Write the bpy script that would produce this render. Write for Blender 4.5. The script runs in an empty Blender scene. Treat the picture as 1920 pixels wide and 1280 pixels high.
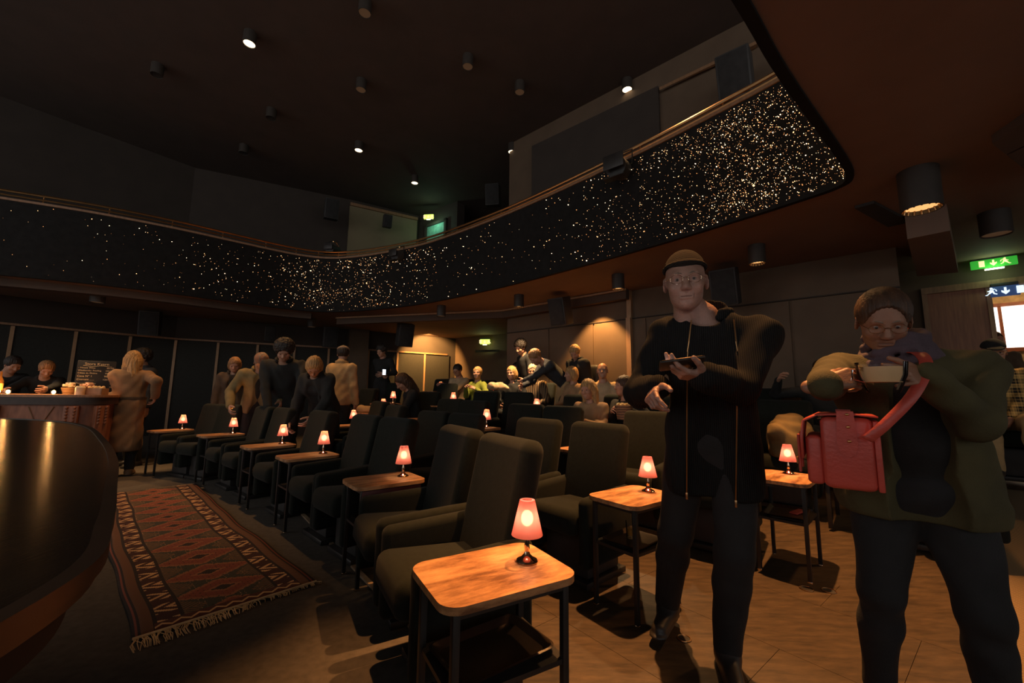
import bpy, bmesh, math, random
import numpy as np
from mathutils import Vector, Matrix
from mathutils.geometry import tessellate_polygon
random.seed(7); rng = np.random.default_rng(7)
sc = bpy.context.scene
COL = sc.collection
PI = math.pi
# ------------------------------------------------------------------ camera
cam_d = bpy.data.cameras.new('camera'); cam = bpy.data.objects.new('camera', cam_d); COL.objects.link(cam)
cam_d.sensor_width = 36; cam_d.lens = 760 / 1920 * 36; cam_d.clip_start = 0.02; cam_d.clip_end = 100
pitch = math.atan(97 / 760); roll = math.radians(0.7)
fw = Vector((0, math.cos(pitch), math.sin(pitch))); u0 = Vector((0, -math.sin(pitch), math.cos(pitch))); r0 = Vector((1, 0, 0))
up = u0 * math.cos(roll) - r0 * math.sin(roll); rt = r0 * math.cos(roll) + u0 * math.sin(roll)
M = Matrix((rt, up, -fw)).transposed().to_4x4(); M.translation = Vector((0, 0, 1.16))
cam.matrix_world = M; sc.camera = cam
# ------------------------------------------------------------------ world, light, exposure
w = bpy.data.worlds.new('world'); sc.world = w; w.use_nodes = True
w.node_tree.nodes['Background'].inputs[0].default_value = (1.0, 0.97, 0.95, 1)
w.node_tree.nodes['Background'].inputs[1].default_value = 0.90
sc.view_settings.view_transform = 'Standard'; sc.view_settings.look = 'None'
sc.view_settings.exposure = 0.0; sc.view_settings.gamma = 1.0; sc.view_settings.use_curve_mapping = False
try:
    sc.cycles.use_denoising = True; sc.cycles.sample_clamp_indirect = 2.0; sc.cycles.max_bounces = 6
    sc.cycles.caustics_reflective = False; sc.cycles.caustics_refractive = False
    sc.cycles.transparent_max_bounces = 12
except Exception: pass
LAMP_W = 3.0          # table lamp bulb, watts
WARM = (1.0, 0.56, 0.28)
def spot(loc, target, power, size=60, blend=.5, color=(1, .55, .22), r=.04):
    l = bpy.data.lights.new('spot', 'SPOT'); l.energy = power; l.color = color; l.spot_size = math.radians(size)
    l.spot_blend = blend; l.shadow_soft_size = r
    o = bpy.data.objects.new('spot_light', l); COL.objects.link(o); o.location = loc
    o.rotation_euler = (Vector(target) - Vector(loc)).to_track_quat('-Z', 'Y').to_euler(); return o
def point(loc, power, color=WARM, r=.02, parent=None):
    l = bpy.data.lights.new('bulb', 'POINT'); l.energy = power; l.color = color; l.shadow_soft_size = r
    o = bpy.data.objects.new('bulb_light', l); COL.objects.link(o); o.location = loc
    if parent: o.parent = parent
    return o
# house lights that are on: ceiling spots over the stalls and wall washers at the rear
AMB = (1, .44, .14)
spot((1.35, 2.95, 6.35), (1.15, 2.45, 0), 2600, 40, .55, AMB, .05)            # over the front tables
spot((-.55, 1.9, 6.35), (-.30, 1.5, 0), 1100, 20, .8, AMB, .05)                # nearest table
spot((2.0, 5.4, 6.35), (1.9, 4.1, 3.4), 500, 44, .9, (1, .52, .2), .08)       # balcony front, right
spot((-4.0, 5.48, 6.2), (-3.4, 5.0, 0), 520, 62, .9, (1, .50, .18), .06)       # left stalls
spot((-3.36, 8.16, 6.2), (-3.6, 6.6, 1.2), 520, 40, .9, (1, .48, .16), .06)
spot((-5.9, 6.6, 6.2), (-5.6, 5.3, 1.0), 260, 26, .9, (1, .50, .18), .06)
spot((.25, 6.55, 2.60), (.15, 6.9, .9), 300, 70, .6, (1, .62, .30), .04)        # on the couple under the balcony
spot((-.60, 7.0, 2.60), (-.65, 7.45, 1.0), 170, 55, .6, (1, .62, .30), .04)
spot((1.45, 5.45, 2.60), (1.0, 4.7, 1.1), 210, 60, .8, (1, .58, .25), .05)
spot((-2.35, 11.35, 2.78), (-2.55, 12.1, 2.1), 360, 110, .45, (1, .50, .14), .02)   # scallop above the panelled wall
spot((1.29, 6.45, 2.74), (1.44, 6.68, 1.2), 190, 84, .5, (1, .50, .15), .02)        # scallop behind the standing woman
spot((-6.2, 5.35, 2.75), (-6.0, 5.35, 1.1), 210, 62, .7, (1, .60, .28), .04)        # on the bar
spot((5.6, 4.1, 2.70), (4.9, 4.0, 1.0), 40, 80, .7, (1, .58, .24), .05)            # seated man by the doorway
spot((2.97, 2.80, 2.46), (2.0, 2.6, 0), 40, 100, .8, AMB, .07)                     # amber canister at the balcony corner
# ------------------------------------------------------------------ materials
def node_mat(name):
    m = bpy.data.materials.new(name); m.use_nodes = True; nt = m.node_tree; return m, nt, nt.nodes['Principled BSDF']
def mat(name, col, rough=.6, metal=0, var=.25, scale=12, bump=.0, bscale=60, sheen=0, stretch=(1, 1, 1), spec=.5, coord='Object'):
    m, nt, b = node_mat(name); N = nt.nodes.new; L = nt.links.new
    tc = N('ShaderNodeTexCoord'); mp = N('ShaderNodeMapping'); mp.inputs['Scale'].default_value = stretch; L(tc.outputs[coord], mp.inputs[0])
    nz = N('ShaderNodeTexNoise'); nz.inputs['Scale'].default_value = scale; nz.inputs['Detail'].default_value = 4; L(mp.outputs[0], nz.inputs['Vector'])
    rp = N('ShaderNodeValToRGB'); c = np.array(col[:3])
    rp.color_ramp.elements[0].color = (*np.clip(c * (1 - var), 0, 1), 1); rp.color_ramp.elements[1].color = (*np.clip(c * (1 + var), 0, 1), 1)
    rp.color_ramp.elements[0].position = .3; rp.color_ramp.elements[1].position = .7
    L(nz.outputs[0], rp.inputs[0]); L(rp.outputs[0], b.inputs['Base Color'])
    b.inputs['Roughness'].default_value = rough; b.inputs['Metallic'].default_value = metal
    b.inputs['Specular IOR Level'].default_value = spec
    if sheen: b.inputs['Sheen Weight'].default_value = sheen
    if bump:
        n2 = N('ShaderNodeTexNoise'); n2.inputs['Scale'].default_value = bscale; n2.inputs['Detail'].default_value = 3; L(mp.outputs[0], n2.inputs['Vector'])
        bp = N('ShaderNodeBump'); bp.inputs['Strength'].default_value = bump; bp.inputs['Distance'].default_value = .01
        L(n2.outputs[0], bp.inputs['Height']); L(bp.outputs[0], b.inputs['Normal'])
    return m
def emis(name, col, st, base=None, nosample=False):
    m, nt, b = node_mat(name); b.inputs['Base Color'].default_value = (*(base or col), 1)
    b.inputs['Emission Color'].default_value = (*col, 1); b.inputs['Emission Strength'].default_value = st
    if nosample:
        try: m.cycles.emission_sampling = 'NONE'
        except Exception: pass
    return m
def wave_mat(name, c1, c2, scale, rough=.8, axis='X', bump=.3, dist=0, stretch=(1, 1, 1), rot=0, sheen=0):
    m, nt, b = node_mat(name); N = nt.nodes.new; L = nt.links.new
    tc = N('ShaderNodeTexCoord'); mp = N('ShaderNodeMapping'); mp.inputs['Scale'].default_value = stretch; mp.inputs['Rotation'].default_value = (0, 0, rot); L(tc.outputs['Object'], mp.inputs[0])
    wv = N('ShaderNodeTexWave'); wv.bands_direction = axis; wv.inputs['Scale'].default_value = scale; wv.inputs['Distortion'].default_value = dist; wv.inputs['Detail'].default_value = 3; L(mp.outputs[0], wv.inputs['Vector'])
    rp = N('ShaderNodeValToRGB'); rp.color_ramp.elements[0].color = (*c1, 1); rp.color_ramp.elements[1].color = (*c2, 1); L(wv.outputs['Fac'], rp.inputs[0]); L(rp.outputs[0], b.inputs['Base Color'])
    bp = N('ShaderNodeBump'); bp.inputs['Strength'].default_value = bump; bp.inputs['Distance'].default_value = .004; L(wv.outputs['Fac'], bp.inputs['Height']); L(bp.outputs[0], b.inputs['Normal'])
    b.inputs['Roughness'].default_value = rough
    if sheen: b.inputs['Sheen Weight'].default_value = sheen
    return m
MT = {}
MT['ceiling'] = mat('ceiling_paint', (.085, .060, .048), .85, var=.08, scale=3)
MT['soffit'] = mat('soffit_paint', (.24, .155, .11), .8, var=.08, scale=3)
MT['soffit2'] = mat('soffit_box_paint', (.10, .065, .045), .8, var=.08, scale=3)
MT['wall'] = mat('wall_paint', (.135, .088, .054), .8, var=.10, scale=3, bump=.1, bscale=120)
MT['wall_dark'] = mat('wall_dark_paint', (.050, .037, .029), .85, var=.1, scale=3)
MT['panel'] = mat('acoustic_panel_fabric', (.032, .030, .025), .95, var=.12, scale=30)
MT['batten'] = mat('pale_batten_wood', (.42, .24, .12), .55, var=.15, scale=6, stretch=(8, 8, 1))
MT['trimwood'] = mat('brown_trim_wood', (.30, .16, .08), .5, var=.2, scale=6, stretch=(6, 6, 1))
MT['fascia'] = mat('glitter_fascia_black', (.016, .015, .014), .8, var=.2, spec=.15)
MT['brass'] = mat('brass_rail', (.75, .42, .18), .3, 1, var=.1)
MT['black'] = mat('black_plastic', (.04, .037, .035), .6, var=.15)
MT['blackmetal'] = mat('black_powder_coated_steel', (.04, .036, .033), .42, .3, var=.15)
MT['canister'] = mat('lamp_canister_brown', (.045, .035, .028), .6, var=.1)
MT['seat'] = mat('dark_green_seat_fabric', (.0135, .016, .0125), .95, var=.15, scale=40, bump=.15, bscale=300, sheen=.05, spec=.2)
MT['chrome'] = mat('warm_chrome', (.85, .62, .42), .12, 1, var=.05)
MT['tray'] = mat('brown_steel_tray', (.13, .095, .07), .3, .85, var=.1)
MT['glass'] = None
MT['white'] = mat('white_ceramic', (.6, .55, .5), .4)
MT['doorwood'] = mat('door_veneer', (.30, .12, .055), .45, var=.25, scale=4, stretch=(12, 12, .8))
MT['barwood'] = mat('bar_veneer', (.30, .105, .05), .5, var=.35, scale=5, stretch=(4, 4, 1))
MT['stagewood'] = mat('dark_polished_wood', (.030, .020, .013), .20, var=.3, scale=4, stretch=(14, 1, 1), bump=.06, bscale=25, spec=.35)
MT['stagerim'] = mat('dark_wood_rim', (.060, .034, .020), .4, var=.2, scale=10)
MT['redpanel'] = mat('dark_red_lacquer', (.12, .015, .012), .5)
def glassmat():
    m = bpy.data.materials.new('clear_glass'); m.use_nodes = True; nt = m.node_tree; nt.nodes.clear(); N = nt.nodes.new; L = nt.links.new
    o = N('ShaderNodeOutputMaterial'); t = N('ShaderNodeBsdfTransparent'); g = N('ShaderNodeBsdfGlossy'); g.inputs['Roughness'].default_value = .08; f = N('ShaderNodeLayerWeight'); f.inputs[0].default_value = .14
    mx = N('ShaderNodeMixShader'); L(f.outputs['Fresnel'], mx.inputs[0]); L(t.outputs[0], mx.inputs[1]); L(g.outputs[0], mx.inputs[2]); L(mx.outputs[0], o.inputs[0]); return m
MT['glass'] = glassmat()
def shade_mat():                                   # translucent pink shade
    m = bpy.data.materials.new('pink_translucent_shade'); m.use_nodes = True; nt = m.node_tree; nt.nodes.clear(); N = nt.nodes.new; L = nt.links.new
    o = N('ShaderNodeOutputMaterial'); tl = N('ShaderNodeBsdfTranslucent'); tl.inputs[0].default_value = (.80, .37, .35, 1)
    df = N('ShaderNodeBsdfDiffuse'); df.inputs[0].default_value = (.6, .22, .22, 1)
    tr = N('ShaderNodeBsdfTransparent'); tr.inputs[0].default_value = (1, .62, .50, 1)
    m1 = N('ShaderNodeMixShader'); m1.inputs[0].default_value = .30; L(tl.outputs[0], m1.inputs[1]); L(df.outputs[0], m1.inputs[2])
    m2 = N('ShaderNodeMixShader'); m2.inputs[0].default_value = .34; L(m1.outputs[0], m2.inputs[1]); L(tr.outputs[0], m2.inputs[2]); L(m2.outputs[0], o.inputs[0])
    return m
MT['shade'] = shade_mat()
MT['bulb'] = emis('glowing_bulb', (1, .75, .5), 26, nosample=True)
MT['flame'] = emis('candle_glow', (1, .62, .25), 8, nosample=True)
MT['lit'] = emis('downlight_lens', (1, .78, .50), 3.0, nosample=True)
MT['lit_amber'] = emis('downlight_amber_reflector', (1, .52, .18), 1.1, nosample=True)
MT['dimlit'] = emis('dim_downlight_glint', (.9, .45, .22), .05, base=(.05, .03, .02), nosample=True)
def wood_top():
    m, nt, b = node_mat('side_table_walnut_top'); N = nt.nodes.new; L = nt.links.new
    tc = N('ShaderNodeTexCoord'); mp = N('ShaderNodeMapping'); mp.inputs['Scale'].default_value = (2.6, 9, 9); L(tc.outputs['Object'], mp.inputs[0])
    oi = N('ShaderNodeObjectInfo'); L(oi.outputs['Random'], mp.inputs['Location'])
    nz = N('ShaderNodeTexNoise'); nz.inputs['Scale'].default_value = 1.5; nz.inputs['Detail'].default_value = 10; nz.inputs['Roughness'].default_value = .68; nz.inputs['Distortion'].default_value = .1; L(mp.outputs[0], nz.inputs['Vector'])
    rp = N('ShaderNodeValToRGB'); e = rp.color_ramp.elements; e[0].position = .36; e[0].color = (.20, .085, .035, 1); e[1].position = .64; e[1].color = (.78, .44, .20, 1)
    x = rp.color_ramp.elements.new(.5); x.color = (.55, .27, .115, 1)
    L(nz.outputs[0], rp.inputs[0]); L(rp.outputs[0], b.inputs['Base Color']); b.inputs['Roughness'].default_value = .42
    return m
MT['tabletop'] = wood_top()
def floor_mat():
    m, nt, b = node_mat('worn_brown_floor'); N = nt.nodes.new; L = nt.links.new
    tc = N('ShaderNodeTexCoord'); mp = N('ShaderNodeMapping'); mp.inputs['Rotation'].default_value = (0, 0, .45); mp.inputs['Scale'].default_value = (2, 9, 2); L(tc.outputs['Object'], mp.inputs[0])
    nz = N('ShaderNodeTexNoise'); nz.inputs['Scale'].default_value = 3; nz.inputs['Detail'].default_value = 9; nz.inputs['Roughness'].default_value = .7; L(mp.outputs[0], nz.inputs['Vector'])
    rp = N('ShaderNodeValToRGB'); e = rp.color_ramp.elements; e[0].position = .33; e[0].color = (.030, .019, .010, 1); e[1].position = .68; e[1].color = (.098, .062, .032, 1)
    L(nz.outputs[0], rp.inputs[0]); L(rp.outputs[0], b.inputs['Base Color']); b.inputs['Roughness'].default_value = .55
    return m
MT['floor'] = floor_mat()
MT['floor_dark'] = mat('dark_floor_carpet', (.085, .070, .055), .95, var=.2, scale=25, bump=.2, bscale=400)
MT['ribcarpet'] = wave_mat('ribbed_brown_carpet', (.10, .070, .035), (.36, .25, .13), 22, .95, 'X', .8, .35, rot=-math.atan2(.75, .66))
# ------------------------------------------------------------------ builders
def tag(o, label=None, cat=None, group=None, kind=None):
    if label: o['label'] = label
    if cat: o['category'] = cat
    if group: o['group'] = group
    if kind: o['kind'] = kind
    return o
def empty(name, loc, rz=0, label=None, cat=None, group=None):
    o = bpy.data.objects.new(name, None); COL.objects.link(o); o.location = loc; o.rotation_euler = (0, 0, rz); o.empty_display_size = .1
    return tag(o, label, cat, group)
def link_mesh(name, me, m=None, parent=None, loc=None, rot=None, smooth=True):
    if m is not None: me.materials.clear(); me.materials.append(MT[m] if isinstance(m, str) else m)
    o = bpy.data.objects.new(name, me); COL.objects.link(o)
    if parent: o.parent = parent
    if loc is not None: o.location = loc
    if rot is not None: o.rotation_euler = rot
    if smooth: me.shade_smooth() if hasattr(me, 'shade_smooth') else None
    return o
def bm_obj(name, bm, m, parent=None, loc=None, rot=None, smooth=True, auto=True):
    bmesh.ops.recalc_face_normals(bm, faces=bm.faces)
    me = bpy.data.meshes.new(name); 
    if smooth and auto:
        for e in bm.edges:
            if len(e.link_faces) == 2 and e.calc_face_angle(0) > .6: e.smooth = False
    bm.to_mesh(me); bm.free()
    return link_mesh(name, me, m, parent, loc, rot, smooth)
def box(bm, c, s, rz=0, bev=0, seg=2, R=None):
    r = bmesh.ops.create_cube(bm, size=1); vs = r['verts']
    bmesh.ops.scale(bm, vec=s, verts=vs)
    if bev:
        es = list({e for v in vs for e in v.link_edges}); r2 = bmesh.ops.bevel(bm, geom=es, offset=bev, segments=seg, affect='EDGES', profile=.5)
        vs = [v for v in r2['verts']]
        vs = list({v for f in r2['faces'] for v in f.verts} | set(vs))
        isl = set(vs); stack = list(vs)
        while stack:
            v = stack.pop()
            for e in v.link_edges:
                o = e.other_vert(v)
                if o not in isl: isl.add(o); stack.append(o)
        vs = list(isl)
    m4 = Matrix.Translation(c) @ (R.to_4x4() if R is not None else Matrix.Rotation(rz, 4, 'Z'))
    bmesh.ops.transform(bm, matrix=m4, verts=vs); return vs
def cyl(bm, a, b, r1, r2=None, n=16, cap=True):
    a = Vector(a); b = Vector(b); d = b - a
    q = d.to_track_quat('Z', 'Y').to_matrix().to_4x4()
    r = bmesh.ops.create_cone(bm, cap_ends=cap, segments=n, radius1=r1, radius2=r1 if r2 is None else r2, depth=d.length)
    bmesh.ops.transform(bm, matrix=Matrix.Translation((a + b) / 2) @ q, verts=r['verts']); return r['verts']
def sph(bm, c, s, n=16, R=None):
    r = bmesh.ops.create_uvsphere(bm, u_segments=n, v_segments=max(6, n // 2), radius=1)
    bmesh.ops.scale(bm, vec=(s, s, s) if np.isscalar(s) else s, verts=r['verts'])
    bmesh.ops.transform(bm, matrix=Matrix.Translation(c) @ (R.to_4x4() if R is not None else Matrix.Identity(4)), verts=r['verts'])
def lathe(bm, prof, n=24, c=(0, 0, 0)):
    rings = []
    for r, z in prof:
        rings.append([bm.verts.new((c[0] + r * math.cos(2 * PI * k / n), c[1] + r * math.sin(2 * PI * k / n), c[2] + z)) for k in range(n)])
    for a, b in zip(rings, rings[1:]):
        for k in range(n):
            bm.faces.new((a[k], a[(k + 1) % n], b[(k + 1) % n], b[k]))
    if prof[0][0] > 1e-4 and prof[0][0] < 9: pass
    return rings
def tube(bm, pts, r, n=8, closed=False, sz=1.0):
    pts = [Vector(p) for p in pts]; rings = []
    for i, p in enumerate(pts):
        a = pts[i - 1] if (i > 0 or closed) else p; b = pts[(i + 1) % len(pts)] if (i < len(pts) - 1 or closed) else p
        t = (b - a).normalized(); s = t.cross(Vector((0, 0, 1)))
        if s.length < 1e-3: s = Vector((1, 0, 0))
        s.normalize(); v = s.cross(t).normalized(); rr = r[i] if isinstance(r, (list, tuple)) else r
        rings.append([bm.verts.new(p + s * rr * math.cos(2 * PI * k / n) + v * rr * sz * math.sin(2 * PI * k / n)) for k in range(n)])
    m = len(rings)
    for i in range(m if closed else m - 1):
        a, b = rings[i], rings[(i + 1) % m]
        for k in range(n): bm.faces.new((a[k], a[(k + 1) % n], b[(k + 1) % n], b[k]))
    if not closed: bm.faces.new(rings[0][::-1]); bm.faces.new(rings[-1])
def prism(bm, pts, z0, z1):
    """closed solid over a (possibly concave) outline"""
    a = [bm.verts.new((p[0], p[1], z0)) for p in pts]; b = [bm.verts.new((p[0], p[1], z1)) for p in pts]; n = len(pts)
    for t in tessellate_polygon([[Vector((p[0], p[1], 0)) for p in pts]]):
        try: bm.faces.new([a[i] for i in t][::-1]); bm.faces.new([b[i] for i in t])
        except ValueError: pass
    for i in range(n): bm.faces.new((a[i], a[(i + 1) % n], b[(i + 1) % n], b[i]))
def catmull(P, n=8):
    P = [np.array(p, float) for p in P]; P = [2 * P[0] - P[1]] + P + [2 * P[-1] - P[-2]]; out = []
    for i in range(1, len(P) - 2):
        for k in range(n):
            t = k / n; a, b, c, d = P[i - 1:i + 3]
            out.append(.5 * ((2 * b) + (-a + c) * t + (2 * a - 5 * b + 4 * c - d) * t * t + (-a + 3 * b - 3 * c + d) * t ** 3))
    out.append(P[-2]); return out
def rrect(hx, hy, r, n=6):
    out = []
    for cx, cy, a0 in ((hx - r, hy - r, 0), (-hx + r, hy - r, 90), (-hx + r, -hy + r, 180), (hx - r, -hy + r, 270)):
        for k in range(n + 1):
            a = math.radians(a0 + 90 * k / n); out.append((cx + r * math.cos(a), cy + r * math.sin(a)))
    return out
def copy_tree(o, parent=None):
    c = o.copy(); COL.objects.link(c)
    if parent: c.parent = parent
    for ch in list(o.children): copy_tree(ch, c)
    return c
def floorz(x, y): return float(min(.75, max(0.0, .13 * (.45 * x + .89 * y - 3.3))))
def ang(a): return math.radians(a - 90)              # local +Y points to compass angle a
# ================================================================== SETTING
WALL_L = [(-12.6, 3.2), (-10.3, 5.8), (-8.9, 7.75), (-7.75, 9.25), (-4.5, 10.85), (-1.75, 12.5)]
WALL_R = [(-1.75, 12.5), (-.02, 11.2), (-.10, 8.15), (4.25, 4.33)]
def wall_strip(name, P, z0, z1, m, th=.15):
    bm = bmesh.new(); P = [Vector((p[0], p[1])) for p in P]; n = len(P); off = []
    for i in range(n):
        a = P[max(0, i - 1)]; b = P[min(n - 1, i + 1)]; d = (b - a).normalized(); off.append(P[i] + Vector((-d.y, d.x)) * th)
    for i in range(n - 1):
        q = [P[i], P[i + 1], off[i + 1], off[i]]; prism(bm, q, z0, z1)
    o = bm_obj(name, bm, m, smooth=False); return tag(o, kind='structure')
# floor: grid mesh that follows the rake
bm = bmesh.new(); nx, ny = 56, 48; G = []
for j in range(ny + 1):
    G.append([bm.verts.new((x, y, floorz(x, y))) for i in range(nx + 1) for x, y in [(-13 + 24 * i / nx, -3 + 17 * j / ny)]])
for j in range(ny):
    for i in range(nx): bm.faces.new((G[j][i], G[j][i + 1], G[j + 1][i + 1], G[j + 1][i]))
low = [bm.verts.new((x, y, -.2)) for x, y in ((-13, -3), (11, -3), (11, 14), (-13, 14))]
bm.faces.new(low[::-1])
fl = bm_obj('floor', bm, 'floor_dark', smooth=False); tag(fl, kind='structure')
fl.data.materials.append(MT['floor'])
for p_ in fl.data.polygons:
    if (p_.center.x + .23) * .778 + (p_.center.y - 1.89) * .628 > 1.0 and p_.center.y < 7: p_.material_index = 1
# brown floor sheets under the stalls, laid along the front row
def clip(poly, nx_, ny_, c):     # keep nx*x+ny*y<=c
    out = []
    for i in range(len(poly)):
        p, q = poly[i], poly[(i + 1) % len(poly)]; dp = nx_ * p[0] + ny_ * p[1] - c; dq = nx_ * q[0] + ny_ * q[1] - c
        if dp <= 0: out.append(p)
        if dp * dq < 0: t = dp / (dp - dq); out.append((p[0] + (q[0] - p[0]) * t, p[1] + (q[1] - p[1]) * t))
    return out
E0 = Vector((-.23, 1.89)); EU = Vector((-.628, .778)).normalized(); EB = Vector((EU.y, -EU.x))
for i in range(-4, 6):
    for j in range(0, 7):
        u0_, b0_ = i * 1.22 + (j % 2) * .4, j * .62
        q = [(u0_ + .001, b0_ + .001), (u0_ + 1.219, b0_ + .001), (u0_ + 1.219, b0_ + .619), (u0_ + .001, b0_ + .619)]
        q = [tuple(E0 + EU * a + EB * b) for a, b in q]
        q = clip(q, .45, .89, 3.30); q = clip(q, .66, -.75, .66 * 1.74 - .75 * 1.55) if len(q) > 2 else q
        if len(q) < 3: continue
        bm = bmesh.new(); prism(bm, q[::-1], .0005, .006)
        bm_obj('floor_sheet', bm, 'floor', fl, smooth=False)
bm = bmesh.new(); a = E0 - EU * 3.0; b = E0 + EU * 7.2
for s_, z in ((-.03, .012),):
    q = [tuple(a - EB * .03), tuple(a + EB * .0), tuple(b + EB * .0), tuple(b - EB * .03)]; prism(bm, q, 0, z)
bm_obj('edge_strip', bm, mat('floor_edge_strip', (.34, .24, .15), .5), fl, smooth=False)
# ribbed carpet aisle on the right
bm = bmesh.new(); D_ = Vector((.75, .66)).normalized(); N_ = Vector((D_.y, -D_.x)); O_ = Vector((1.72, 1.55)) - D_ * 3.2; rows_ = []
for i in range(33):
    p = O_ + D_ * i * .22; rows_.append([bm.verts.new((q.x, q.y, floorz(q.x, q.y) + (.010 if k in (0, 12) else .016))) for k in range(13) for q in [p + N_ * k * .25]])
for A, B in zip(rows_, rows_[1:]):
    for k in range(12): bm.faces.new((A[k], A[k + 1], B[k + 1], B[k]))
cp = bm_obj('aisle_carpet', bm, 'ribcarpet'); tag(cp, 'ribbed brown carpet running along the right aisle to the doorway', 'carpet')
# walls
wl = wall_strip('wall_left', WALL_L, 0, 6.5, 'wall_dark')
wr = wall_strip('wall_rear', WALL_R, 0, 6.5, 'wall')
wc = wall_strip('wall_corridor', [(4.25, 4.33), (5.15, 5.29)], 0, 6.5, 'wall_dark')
DW = Vector((5.15, 5.29)); DD = Vector((.7071, -.7071)); DN = Vector((-.7071, -.7071))
dz = .53
def dpt(s, o=0): v = DW + DD * s + DN * o; return (v.x, v.y)
# door wall: left piece, lintel, right piece
bm = bmesh.new()
for s0, s1, z0, z1 in ((-.05, .24, 0, 6.5), (.24, 2.05, 2.52, 6.5), (2.05, 4.6, 0, 6.5)):
    prism(bm, [dpt(s0), dpt(s0, -.18), dpt(s1, -.18), dpt(s1)], z0, z1)
tag(bm_obj('wall_right', bm, 'wall', smooth=False), kind='structure')
# door_1: veneered leaf folded against the wall plus frame
d1 = empty('door_1', (*dpt(.24), dz)); d1['kind'] = 'structure'
def to_loc(o, p): return (p[0] - o.location.x, p[1] - o.location.y)
def dbox(name, s0, s1, o0, o1, z0, z1, m, par=d1):
    bm = bmesh.new(); prism(bm, [to_loc(par, dpt(s0, o0)), to_loc(par, dpt(s0, o1)), to_loc(par, dpt(s1, o1)), to_loc(par, dpt(s1, o0))], z0 - par.location.z, z1 - par.location.z)
    return bm_obj(name, bm, m, par, smooth=False)
dbox('door_leaf', .27, .76, .03, -.02, dz + .02, 2.48, 'doorwood')
dbox('door_frame', .22, .27, .06, -.18, dz, 2.52, 'trimwood'); dbox('door_frame', .76, .80, .05, -.18, dz, 2.52, 'batten')
dbox('lintel', .22, 2.05, .07, -.18, 2.48, 2.56, 'trimwood'); dbox('kick_plate', .28, .75, .035, .03, dz + .03, dz + .13, 'batten')
# lobby behind the doorway
bm = bmesh.new()
def lob(s, o): return dpt(s, o)
for s0, s1, o0, o1, z0, z1 in ((-.6, 4.4, -2.6, -2.7, 0, 1.9), (-.6, 4.4, -2.6, -2.7, 2.67, 3.4), (-.6, .93, -2.6, -2.7, 1.9, 2.67), (3.2, 4.4, -2.6, -2.7, 1.9, 2.67), (-.6, -.5, -.18, -2.6, 0, 3.4), (4.3, 4.4, -.18, -2.6, 0, 3.4)):
    prism(bm, [lob(s0, o0), lob(s0, o1), lob(s1, o1), lob(s1, o0)], z0, z1)
tag(bm_obj('wall_lobby', bm, mat('lobby_wall_cream', (.72, .48, .22), .7), smooth=False), kind='structure')
bm = bmesh.new(); prism(bm, [lob(-.6, -.18), lob(-.6, -2.7), lob(4.4, -2.7), lob(4.4, -.18)], 3.2, 3.3); tag(bm_obj('ceiling_lobby', bm, 'ceiling', smooth=False), kind='structure')
w1 = empty('window_1', (*lob(.95, -2.6), 1.9)); w1['kind'] = 'structure'
MT['winred'] = mat('red_brown_window_wood', (.42, .11, .035), .5)
dbox('window_frame', .95, 3.2, -2.56, -2.66, 1.9, 1.96, 'winred', w1); dbox('window_frame', .93, 3.2, -2.54, -2.66, 2.62, 2.67, 'winred', w1)
for s in (.93, 1.09, 1.45, 1.85, 2.3, 2.75, 3.15): dbox('window_mullion', s, s + .035, -2.55, -2.66, 1.94, 2.66, 'winred', w1)
MT['daylight'] = emis('bright_daylight_pane', (1, .93, .82), 1.7)
for s, e_ in ((.965, 1.09), (1.125, 1.45), (1.485, 1.85), (1.885, 2.3), (2.335, 2.75), (2.785, 3.15)): dbox('pane', s, e_, -2.61, -2.63, 1.95, 2.63, 'daylight', w1)
point((*dpt(1.4, -1.6), 2.95), 22, (1, .72, .40), .08)  # added light to brighten the cream lobby wall, no fitting built for it
# unseen low wall added behind the camera to block world fill light
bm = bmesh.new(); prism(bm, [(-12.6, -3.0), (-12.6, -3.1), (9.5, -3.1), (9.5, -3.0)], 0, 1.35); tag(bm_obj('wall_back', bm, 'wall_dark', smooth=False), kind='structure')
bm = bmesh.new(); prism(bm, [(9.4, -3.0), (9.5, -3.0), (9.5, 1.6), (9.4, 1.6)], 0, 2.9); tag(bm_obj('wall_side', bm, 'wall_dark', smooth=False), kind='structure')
# ceilings
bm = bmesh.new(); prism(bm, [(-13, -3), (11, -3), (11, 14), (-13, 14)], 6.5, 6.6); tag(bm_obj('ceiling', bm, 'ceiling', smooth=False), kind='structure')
# balcony
FP = catmull([(-10.6, 4.7), (-9.0, 5.15), (-7.65, 5.80), (-6.79, 6.25), (-6.0, 6.82), (-5.35, 7.42), (-4.75, 7.98), (-4.3, 8.27), (-3.85, 8.36), (-3.3, 8.25), (-2.5, 7.92), (-1.6, 7.40),
     (-.54, 6.52), (.3, 5.72), (1.45, 4.47), (2.14, 3.62), (2.42, 3.24), (2.55, 3.03), (2.53, 2.88), (2.26, 2.62), (1.38, 1.90), (.93, 1.50), (0, .70), (-1.5, -.6), (-4, -2.8)], 6)
def onorm(P):
    out = []
    for i in range(len(P)):
        d = P[min(len(P) - 1, i + 1)] - P[max(0, i - 1)]; d = d / np.linalg.norm(d); out.append(np.array((d[1], -d[0])))
    return out                                     # points to the stage side
FN = onorm(FP)
outer = [(-1.75, 12.45), (-.06, 11.2), (-.15, 8.2), (4.25, 4.36), (5.15, 5.33), (8.4, 2.1), (8.4, -2.9), (-3.9, -2.95)]
left_ = [(-10.3, 5.8), (-8.9, 7.72), (-7.75, 9.2), (-4.5, 10.8)]
slab = [tuple(p) for p in FP[::-1]] + left_ + outer
bm = bmesh.new(); prism(bm, slab, 2.82, 3.02)
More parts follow.
